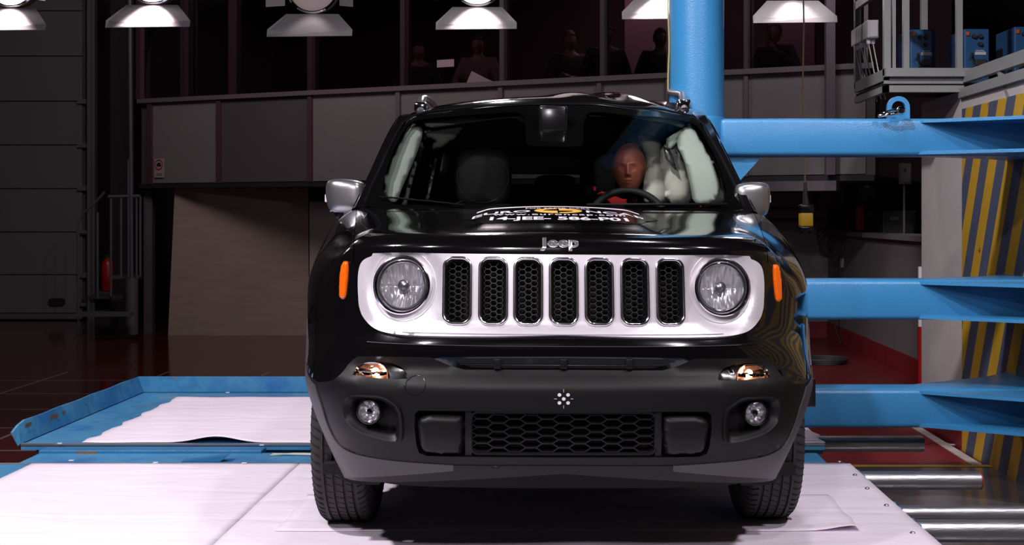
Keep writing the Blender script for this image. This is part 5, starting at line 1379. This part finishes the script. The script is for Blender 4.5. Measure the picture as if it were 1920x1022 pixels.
# ---------- mirrors
def superq(c, rx, ry, rz, e, n=28):
    vs_ = []; f_ = []
    sp = lambda x, p: (abs(x)**p)*(1 if x >= 0 else -1)
    for j in range(n+1):
        ph = -pi/2+pi*j/n
        for i in range(n*2):
            th = pi*i/n; vs_.append(Vector((c[0]+rx*sp(cos(ph), e)*sp(cos(th), e), c[1]+ry*sp(cos(ph), e)*sp(sin(th), e), c[2]+rz*sp(sin(ph), e))))
    f_ = [(j*2*n+i, j*2*n+(i+1) % (2*n), (j+1)*2*n+(i+1) % (2*n), (j+1)*2*n+i) for j in range(n) for i in range(2*n)]
    return vs_, f_
for sd, (x0, x1, y0, y1) in ((-1, (609, 684, 336, 399)), (1, (1386, 1446, 342, 408))):
    v0 = 1.48; ua, wa = onplane(x0, y1, v0); ub_, wb_ = onplane(x1, y0, v0); c = ((ua+ub_)/2, v0+.03, (wa+wb_)/2)
    if sd > 0: ua = onplane(1375, y1, v0)[0]; c = ((ua+ub_)/2, v0+.03, (wa+wb_)/2)
    rx, rz = abs(ub_-ua)/2, (wb_-wa)/2
    vs_, f_ = superq((0, 0, 0), 1, 1, 1, .42)
    q_ = []
    for p in vs_:
        out = p.x*sd; x = p.x*rx; z = p.z*rz*(1-.10*max(0, -out)); y = p.y*(.085 if p.y < 0 else .03)+.05*out*0
        x += -sd*.012*(p.z < 0)*p.z*-1; q_.append(Vector((c[0]+x, c[1]+y+.035*max(0, out)**2, c[2]+z)))
    mr = put('door_mirror', [T0(v) for v in q_], f_, 'satin', car, True)
    vs_, f_ = superq((0, 0, 0), 1, 1, 1, .6, 16)
    put('mirror_base', [T0(Vector((c[0]+p.x*rx*.78-sd*.018, c[1]+.01+p.y*.05, c[2]-rz*1.02+p.z*.028))) for p in vs_], f_, 'plastic', mr, True)
    MB().tube([T0(Vector((c[0]-sd*.02, c[1]+.02, c[2]-rz*1.15))), T0(Vector((c[0]-sd*rx*.8, c[1]+.03, c[2]-rz*1.35))), T0(Vector((sd*.84, c[1]+.04, 1.085)))], [.03, .028, .035], 12).build('mirror_arm', 'plastic', mr, True)
    m_ = MB().box(c[0]-rx*.88, c[0]+rx*.88, c[1]+.030, c[1]+.034, c[2]-rz*.8, c[2]+rz*.8, .002).build('mirror_glass', 'chrome', mr)
    m_ = MB(); e = Vector((c[0]+sd*rx*.99, c[1]+.02, c[2]+.0)); m_.box(e.x-.006, e.x+.006, e.y-.02, e.y+.02, e.z-.018, e.z+.014, .003).build('indicator', 'white', mr)
# ---------- wheels
def wheel(name, u, v):
    t = bpy.data.objects.new(name, None); C.objects.link(t); t.parent = car; t.location = (u, v, .343)
    R, hwid = .341, .094; prof_ = []
    xs = [-hwid, -hwid*1.06, -hwid*1.06, -hwid*1.0, -hwid*.90, -hwid*.80]; rs_ = [.235, .26, .29, .318, .332, .3385]
    prof_ = list(zip(rs_, xs)); gro = [-.046, -.016, .016, .046]
    xx = -hwid*.78
    for g_ in gro: prof_ += [(R-.0005*abs(g_)*80/4, g_-.0045), (R-.009, g_-.003), (R-.009, g_+.003), (R-.0005*abs(g_)*80/4, g_+.0045)]
    prof_ += [(r, -x) for r, x in reversed(list(zip(rs_, xs)))]
    mb = MB(); mb.lathe(prof_, (0, 0, 0), 'x', 160); ty = mb.build('tyre', 'rubber', t, True, ang=30)
    # lateral sipes cut as dark inlays on the shoulders
    sp_ = MB()
    for k in range(72):
        a = 2*pi*k/72
        for sgn in (-1, 1):
            pr_ = [(hwid*1.02, .312), (hwid*.95, .3275), (hwid*.80, .3398), (.060, .3432)]
            P0 = [Vector((sgn*x, r*cos(a+.02*i), r*sin(a+.02*i))) for i, (x, r) in enumerate(pr_)]
            sp_.tube(P0, .0020, 4, caps=False)
        for x0_, x1_ in ((-.046, -.024), (-.012, .012), (.024, .046)):
            sp_.tube([Vector((x0_, R*cos(a+.02), R*sin(a+.02))), Vector((x1_, R*cos(a+.05), R*sin(a+.05)))], .0014, 4, caps=False)
    sp_.build('tread_sipes', 'void', ty)
    rim = MB(); rim.lathe([(.235, -hwid), (.222, -hwid*.9), (.21, 0), (.222, hwid*.9), (.235, hwid)], (0, 0, 0), 'x', 48)
    sg_ = 1 if u > 0 else -1
    for k in range(5):
        for dd in (-.09, .09):
            a = 2*pi*k/5; rim.bar((sg_*.075, .05*cos(a), .05*sin(a)), (sg_*.085, .215*cos(a+dd), .215*sin(a+dd)), .022, .03, (1, 0, 0))
    rim.lathe([(0, sg_*.09), (.05, sg_*.088), (.06, sg_*.06), (.06, 0)], (0, 0, 0), 'x', 24); rim.build('rim', 'satin', t, True)
    MB().lathe([(.0, .02), (.15, .02), (.15, -.01), (0, -.01)], (0, 0, 0), 'x', 32).build('brake_disc', 'steel', t)
    return t
wh = wheel('front_wheel', -.757, .83)
for nm, u, v in (('front_wheel', .752, .83), ('rear_wheel', -.76, 3.37), ('rear_wheel', .76, 3.37)):
    c2 = copy_tree(wh, car); c2.name = nm; c2.location = (u, v, .343)
    if u > 0: c2.rotation_euler = (0, 0, pi)
for sd in (-1, 1):
    # arch liners and spats in front of the tyres
    for vc_ in (.80, 3.37):
        m_ = MB(); n0 = len(m_.v)
        for i in range(25):
            a = pi*i/24
            for u in (.55, .73): m_.v.append(T(Vector((sd*u, vc_+.41*cos(a), .343+.41*sin(a)))))
        m_.f += [(n0+i*2, n0+i*2+1, n0+i*2+3, n0+i*2+2) for i in range(24)]
        m_.add([T(Vector((sd*.55, vc_+x, z))) for x, z in ((-.41, .24), (.41, .24), (.41, .8), (-.41, .8))], [(0, 1, 2, 3)])
        m_.build('arch_liner', 'void', car)
    sp2 = MB(); 
    pts_ = [(.575, .30), (.745, .30), (.74, .262), (.72, .235), (.68, .222), (.60, .220), (.575, .25)]
    sp2.prism([(sd*a, b) for a, b in pts_], .36, .385); sp2.v = [T(v) for v in sp2.v]; sp2.build('wheel_spat', 'plastic', car)
sb = MB(); u_, w_ = onplane(1519, 737, .62); sb.box(u_-.03, u_+.016, .60, .66, w_-.055, w_+.05, .006); sb.build('side_clip', 'plastic', car, True)
# ================= interior
m_ = MB()
for i in range(31):
    u = -.74+1.48*i/30; k = abs(u)/.74
    for v, w in ((1.16+.2*k*k, 1.06), (1.30+.14*k*k, 1.095), (1.55, 1.10), (1.68, 1.085), (1.74, 1.02), (1.74, .7)): m_.v.append(Vector((u, v, w+(.02*math.exp(-((u-.37)/.16)**2) if v > 1.5 else 0))))
m_.f = [(i*6+k, i*6+k+1, i*6+7+k, i*6+6+k) for i in range(30) for k in range(5)]; m_.v = [T(v) for v in m_.v]
m_.build('dashboard', 'dash', car, True, ang=60)
def seat(name, cu, cv, hw_, top, hr, rear=False):
    t = bpy.data.objects.new(name, None); C.objects.link(t); t.parent = car; t.location = (cu, cv, 0)
    def blob(nm, c, r, e, par): vs_, f_ = superq(c, *r, e, 14); return put(nm, vs_, f_, 'leather', par, True)
    blob('seat_back', (0, 0, .83), (hw_, .07, top-.83), .45, t); blob('cushion', (0, -.28, .52), (hw_, .27, .08), .45, t)
    for q in (-1, 1): MB().tube([(q*.055, .0, top-.06), (q*.055, .01, top+.06)], .006, 8).build('headrest_post', 'steel', t, True)
    b_ = blob('headrest', (0, 0, hr[1]), (hr[0], .055, hr[2]), .5, t)
    mm = MB(); mm.tube([(hr[0]*.90*cos(a) if 1 else 0, -.048, hr[1]+hr[2]*.86*sin(a)) for a in [2*pi*k/40 for k in range(40)]], .0022, 6, True); mm.build('stitching', 'dash', b_, True)
    return t
u_, w_ = onplane(906, 332, 2.15)
seat('passenger_seat', u_, 2.15, .235, 1.17, (.135, w_, .14))
u_, w_ = onplane(1140, 340, 2.4); seat('driver_seat', u_-.01, 2.42, .21, 1.16, (.13, 1.31, .125))
u_, w_ = onplane(1041, 350, 3.1); seat('rear_seat_middle', u_, 3.1, .15, 1.10, (.115, w_-.0, .065))
seat('rear_seat', u_-.40, 3.1, .24, 1.10, (.13, 1.17, .09)); seat('rear_seat', u_+.36, 3.1, .20, 1.10, (.13, 1.17, .09))
# inner A pillar trims, pale
def plane_surf(v, tilt=0.0, sg=0.0):
    def f(u, w, off=0.0): return Vector((u, v+tilt*(w-1.12)+sg*(u)-off, w))
    return f
def traced(name, pts, v0, tilt, T_, r, m, step=.02, parent=None, sgu=0.0, it=1, back=.5):
    sf = plane_surf(v0, tilt, sgu); o_ = [inv(sf, px, py, (0, 1.2)) for px, py in pts]
    return pillow(name, smoothpoly(o_, it), sf, step, T_, r, m, parent or car, back=back)
traced('pillar_trim', [(771, 229), (783, 230), (792, 238), (793, 250), (783, 282), (768, 318), (752, 355), (745, 376), (732, 376), (722, 366), (717, 348), (720, 330), (734, 292), (752, 255)], 1.38, 1.32, .02, .04, 'trim', parent=car)
traced('pillar_trim', [(1290, 228), (1308, 250), (1328, 287), (1345, 320), (1352, 345), (1350, 362), (1340, 378), (1325, 386), (1300, 386), (1292, 340), (1282, 300), (1267, 272), (1275, 250)], 1.38, 1.32, .025, .05, 'trim', parent=car)
# head lining edge and sun visors under the front header
for q, pts in ((0, [(790, 224), (850, 218.5), (960, 211), (974, 213), (982, 222), (983, 234), (978, 228), (966, 219), (900, 226), (830, 236), (800, 238)]),
               (1, [(1285, 232), (1262, 222), (1230, 217), (1110, 211), (1096, 214), (1089, 228), (1098, 222), (1112, 218), (1200, 226), (1250, 232), (1285, 245)])):
    traced('sun_visor', pts, 1.66, .6, .012, .015, 'trim', .012, back=.3)
# rear view mirror with camera housing
m_ = MB(); a0 = onplane(989, 272, 1.66); a1 = onplane(1086, 246, 1.66); m_.box(a0[0], a1[0], 1.62, 1.66, a0[1], a1[1]+.01, .012)
rv = m_.build('rear_view_mirror', 'plastic_gloss', car, True)
m_ = MB(); a2 = onplane(1010, 250, 1.6); a3 = onplane(1064, 212, 1.6); m_.box(a2[0], a3[0], 1.57, 1.64, a2[1], a3[1]+.03, .015).build('sensor_housing', 'plastic_gloss', rv, True)
# steering wheel
su, sw_ = onplane(1178, 420, 1.86); Rm = .185; m_ = MB(); mt = Matrix.Rotation(radians(-22), 3, 'X')
cst = Vector((su, 1.86, sw_)); cst.z = onplane(1178, 358, 1.86)[1]-Rm*.93
m_.tube([cst+mt @ Vector((Rm*cos(a), 0, Rm*sin(a))) for a in [2*pi*k/48 for k in range(48)]], .0165, 12, True); stw = m_.build('steering_wheel', 'leather', car, True)
MB().lathe([(0, -.035), (.06, -.03), (.075, 0), (.05, .05)], cst, 'y', 24).build('hub', 'dash', stw, True)
for a in (0, pi, -pi/2): MB().bar(cst, cst+mt @ Vector((Rm*cos(a), 0, Rm*sin(a))), .03, .02).build('spoke', 'dash', stw)
# airbags
ab1 = traced('curtain_airbag', [(1200, 250), (1240, 262), (1243, 300), (1240, 330), (1250, 386), (1206, 386), (1203, 340), (1210, 300), (1196, 262)], 2.18, .0, .05, .06, 'airbag', .02)
traced('side_airbag', [(1244, 272), (1262, 268), (1284, 300), (1292, 330), (1296, 386), (1250, 386), (1240, 330), (1236, 290)], 2.02, .0, .05, .06, 'airbag', .02)
traced('lower_airbag', [(1212, 318), (1228, 308), (1242, 306), (1250, 340), (1256, 388), (1208, 388), (1206, 345)], 2.05, .0, .05, .05, 'airbag', .02)
traced('torn_trim', [(1268, 250), (1290, 238), (1282, 262), (1262, 282), (1250, 282), (1249, 262)], 1.90, 0, .01, .02, 'trim', .012, it=0)
traced('bracket', [(1243, 276), (1256, 282), (1262, 296), (1268, 318), (1258, 310), (1248, 300)], 1.93, 0, .012, .012, 'satin', .01, it=0)
traced('grab_handle_cover', [(1164, 246), (1188, 249), (1194, 262), (1190, 272), (1168, 270)], 2.3, 0, .015, .015, 'trim', .012)
m_ = MB(); m_.box(*[onplane(1172, 0, 2.28)[0], onplane(1176, 0, 2.28)[0]], 2.26, 2.28, onplane(0, 268, 2.28)[1], onplane(0, 250, 2.28)[1]).build('slot', 'void', car)
# fallen curtain piece at the passenger side
traced('fallen_liner', [(795, 240), (870, 232), (862, 250), (838, 270), (822, 280), (808, 276), (815, 262), (795, 258)], 1.95, 0, .012, .02, 'liner', .015, it=0)
traced('passenger_window_frame', [(776, 300), (783, 300), (762, 384), (752, 384)], 2.0, 0, .008, .01, 'trim', .012, it=0)
traced('passenger_window_frame', [(815, 295), (820, 295), (804, 372), (798, 372)], 2.2, 0, .008, .01, 'trim', .012, it=0)
m_ = MB(); pp = onplane(1106, 302, 3.3); m_.tube([Vector((pp[0]+.026*cos(a), 3.3, pp[1]+.03*sin(a))) for a in [2*pi*k/24 for k in range(24)]], .009, 8, True).build('seat_belt_anchor', 'dash', car, True)
# ================= things inside the car: cloth and dummy
cl = empty('white_cloth', (0, 0, 0), 0, 'crumpled white cloth lying on the dashboard behind the windscreen', 'cloth')
def carw(u, v, w): q = Vector((u, v, w-ROLL*u)); return Vector((CX0+ct*q.x-sn*q.y, CY0+sn*q.x+ct*q.y, q.z))
cp0 = onplane(1018, 378, 1.45)
V_, F_ = cdt(smoothpoly([(-.10, -.05), (-.02, -.08), (.06, -.05), (.10, -.06), (.12, .02), (.04, .07), (-.06, .06), (-.12, .02)], 2), [], .008)
vt = [carw(cp0[0]+v.x, 1.45+v.y, 1.106+.030*math.exp(-((v.x+.03)/.05)**2-(v.y/.05)**2)+.014*math.exp(-((v.x-.08)/.03)**2-(v.y/.04)**2)+.004*sin(v.x*90+v.y*40)) for v in V_]
n_ = len(vt); o = put('white_cloth', vt+[v-Vector((0, 0, .004)) for v in vt], [tuple(f) for f in F_]+[tuple(n_+i for i in reversed(f)) for f in F_]+[(b, a, n_+a, n_+b) for a, b in bound_edges(F_)], 'white_cloth', None, True)
bpy.data.objects.remove(cl); tag(o, 'crumpled white cloth lying on the dashboard behind the windscreen', 'cloth'); o.name = 'white_cloth'
hu, hw2 = onplane(1180, 315, 2.12)
dp = carw(hu, 2.12, .55); dm = empty('crash_test_dummy', tuple(dp), TH-.04, 'bald brown crash test dummy in a red shirt seated behind the steering wheel', 'dummy')
HZ = HC+(VY-315)*(dp.y)/F-.55; sx_ = -.10
J = [((sx_, .12, .02), (.16, .11)), ((sx_, .12, .25), (.14, .10)), ((sx_, .10, .54), (.15, .10)), ((sx_*.5, .07, .64), .06), ((0, .02, HZ-.09), .052),
     ((sx_+.17, .08, .58), .06), ((sx_+.22, -.06, .30), .045), ((sx_+.14, -.24, .34), .035), ((sx_-.16, .08, .655), .066), ((sx_-.24, -.05, .30), .045), ((sx_-.12, -.24, .34), .035),
     ((sx_+.1, -.05, .0), .08), ((sx_+.12, -.42, .06), .06), ((sx_+.12, -.60, -.30), .045), ((sx_+.12, -.75, -.33), .04), ((sx_-.1, -.05, .0), .08), ((sx_-.12, -.42, .06), .06), ((sx_-.12, -.60, -.30), .045), ((sx_-.12, -.75, -.33), .04)]
B = [(0, 1), (1, 2), (2, 3), (3, 4), (2, 5), (5, 6), (6, 7), (2, 8), (8, 9), (9, 10), (0, 11), (11, 12), (12, 13), (13, 14), (0, 15), (15, 16), (16, 17), (17, 18)]
bv_, bf_ = skin_mesh(J, B, 'dm'); hv, hf = head_verts(.080, .100, .122, 110, 90); n_ = len(bv_)
rot = Matrix.Rotation(-.10, 3, 'Z')
bv_ += [rot @ v+Vector((0, 0, HZ)) for v in hv]; bf_ += [tuple(n_+i for i in f) for f in hf]
for hp_, el in ((J[7][0], J[6][0]), (J[10][0], J[9][0])):
    d_ = (Vector(hp_)-Vector(el)).normalized(); sd_ = d_.cross(Vector((0, 0, 1))).normalized(); mb = MB(); p_ = Vector(hp_)
    mb.tube([p_, p_+d_*.05, p_+d_*.09], [.028, .038, .032], 10)
    for k in range(4): mb.tube([p_+d_*.08+sd_*(k-1.5)*.019, p_+d_*.12+sd_*(k-1.5)*.02+Vector((0, 0, .006)), p_+d_*(.15-.005*abs(k-1))+sd_*(k-1.5)*.019-Vector((0, 0, .02))], .0088, 8)
    mb.tube([p_+d_*.02+sd_*.03, p_+d_*.06+sd_*.05+Vector((0, 0, .02))], .010, 8); n_ = len(bv_); bv_ += mb.v; bf_ += [tuple(n_+i for i in f) for f in mb.f]
remesh(bv_, bf_, .0032, 'body', 'skin', dm)
J3 = [(j[0], tuple(r*1.1+.008 for r in (j[1] if isinstance(j[1], tuple) else (j[1], j[1])))) for j in J]; idx = [1, 1, 2, 5, 6, 8, 9, 3]
JJ = [J3[i] for i in idx]; JJ[0] = ((sx_, .12, .10), (.15, .11)); JJ[4] = (tuple(J[5][0][k]+(J[6][0][k]-J[5][0][k])*.7 for k in range(3)), (.072, .072)); JJ[6] = (tuple(J[8][0][k]+(J[9][0][k]-J[8][0][k])*.7 for k in range(3)), (.072, .072)); JJ[3] = (JJ[3][0], (.085, .085)); JJ[5] = (JJ[5][0], (.09, .09)); JJ[7] = ((JJ[7][0][0], JJ[7][0][1], JJ[7][0][2]-.03), .075)
v2, f2 = skin_mesh(JJ, [(0, 1), (1, 2), (2, 3), (3, 4), (2, 5), (5, 6), (2, 7)], 'c'); remesh(v2, f2, .01, 'red_shirt', 'red_cloth', dm)
print('scene built', len(bpy.data.objects))
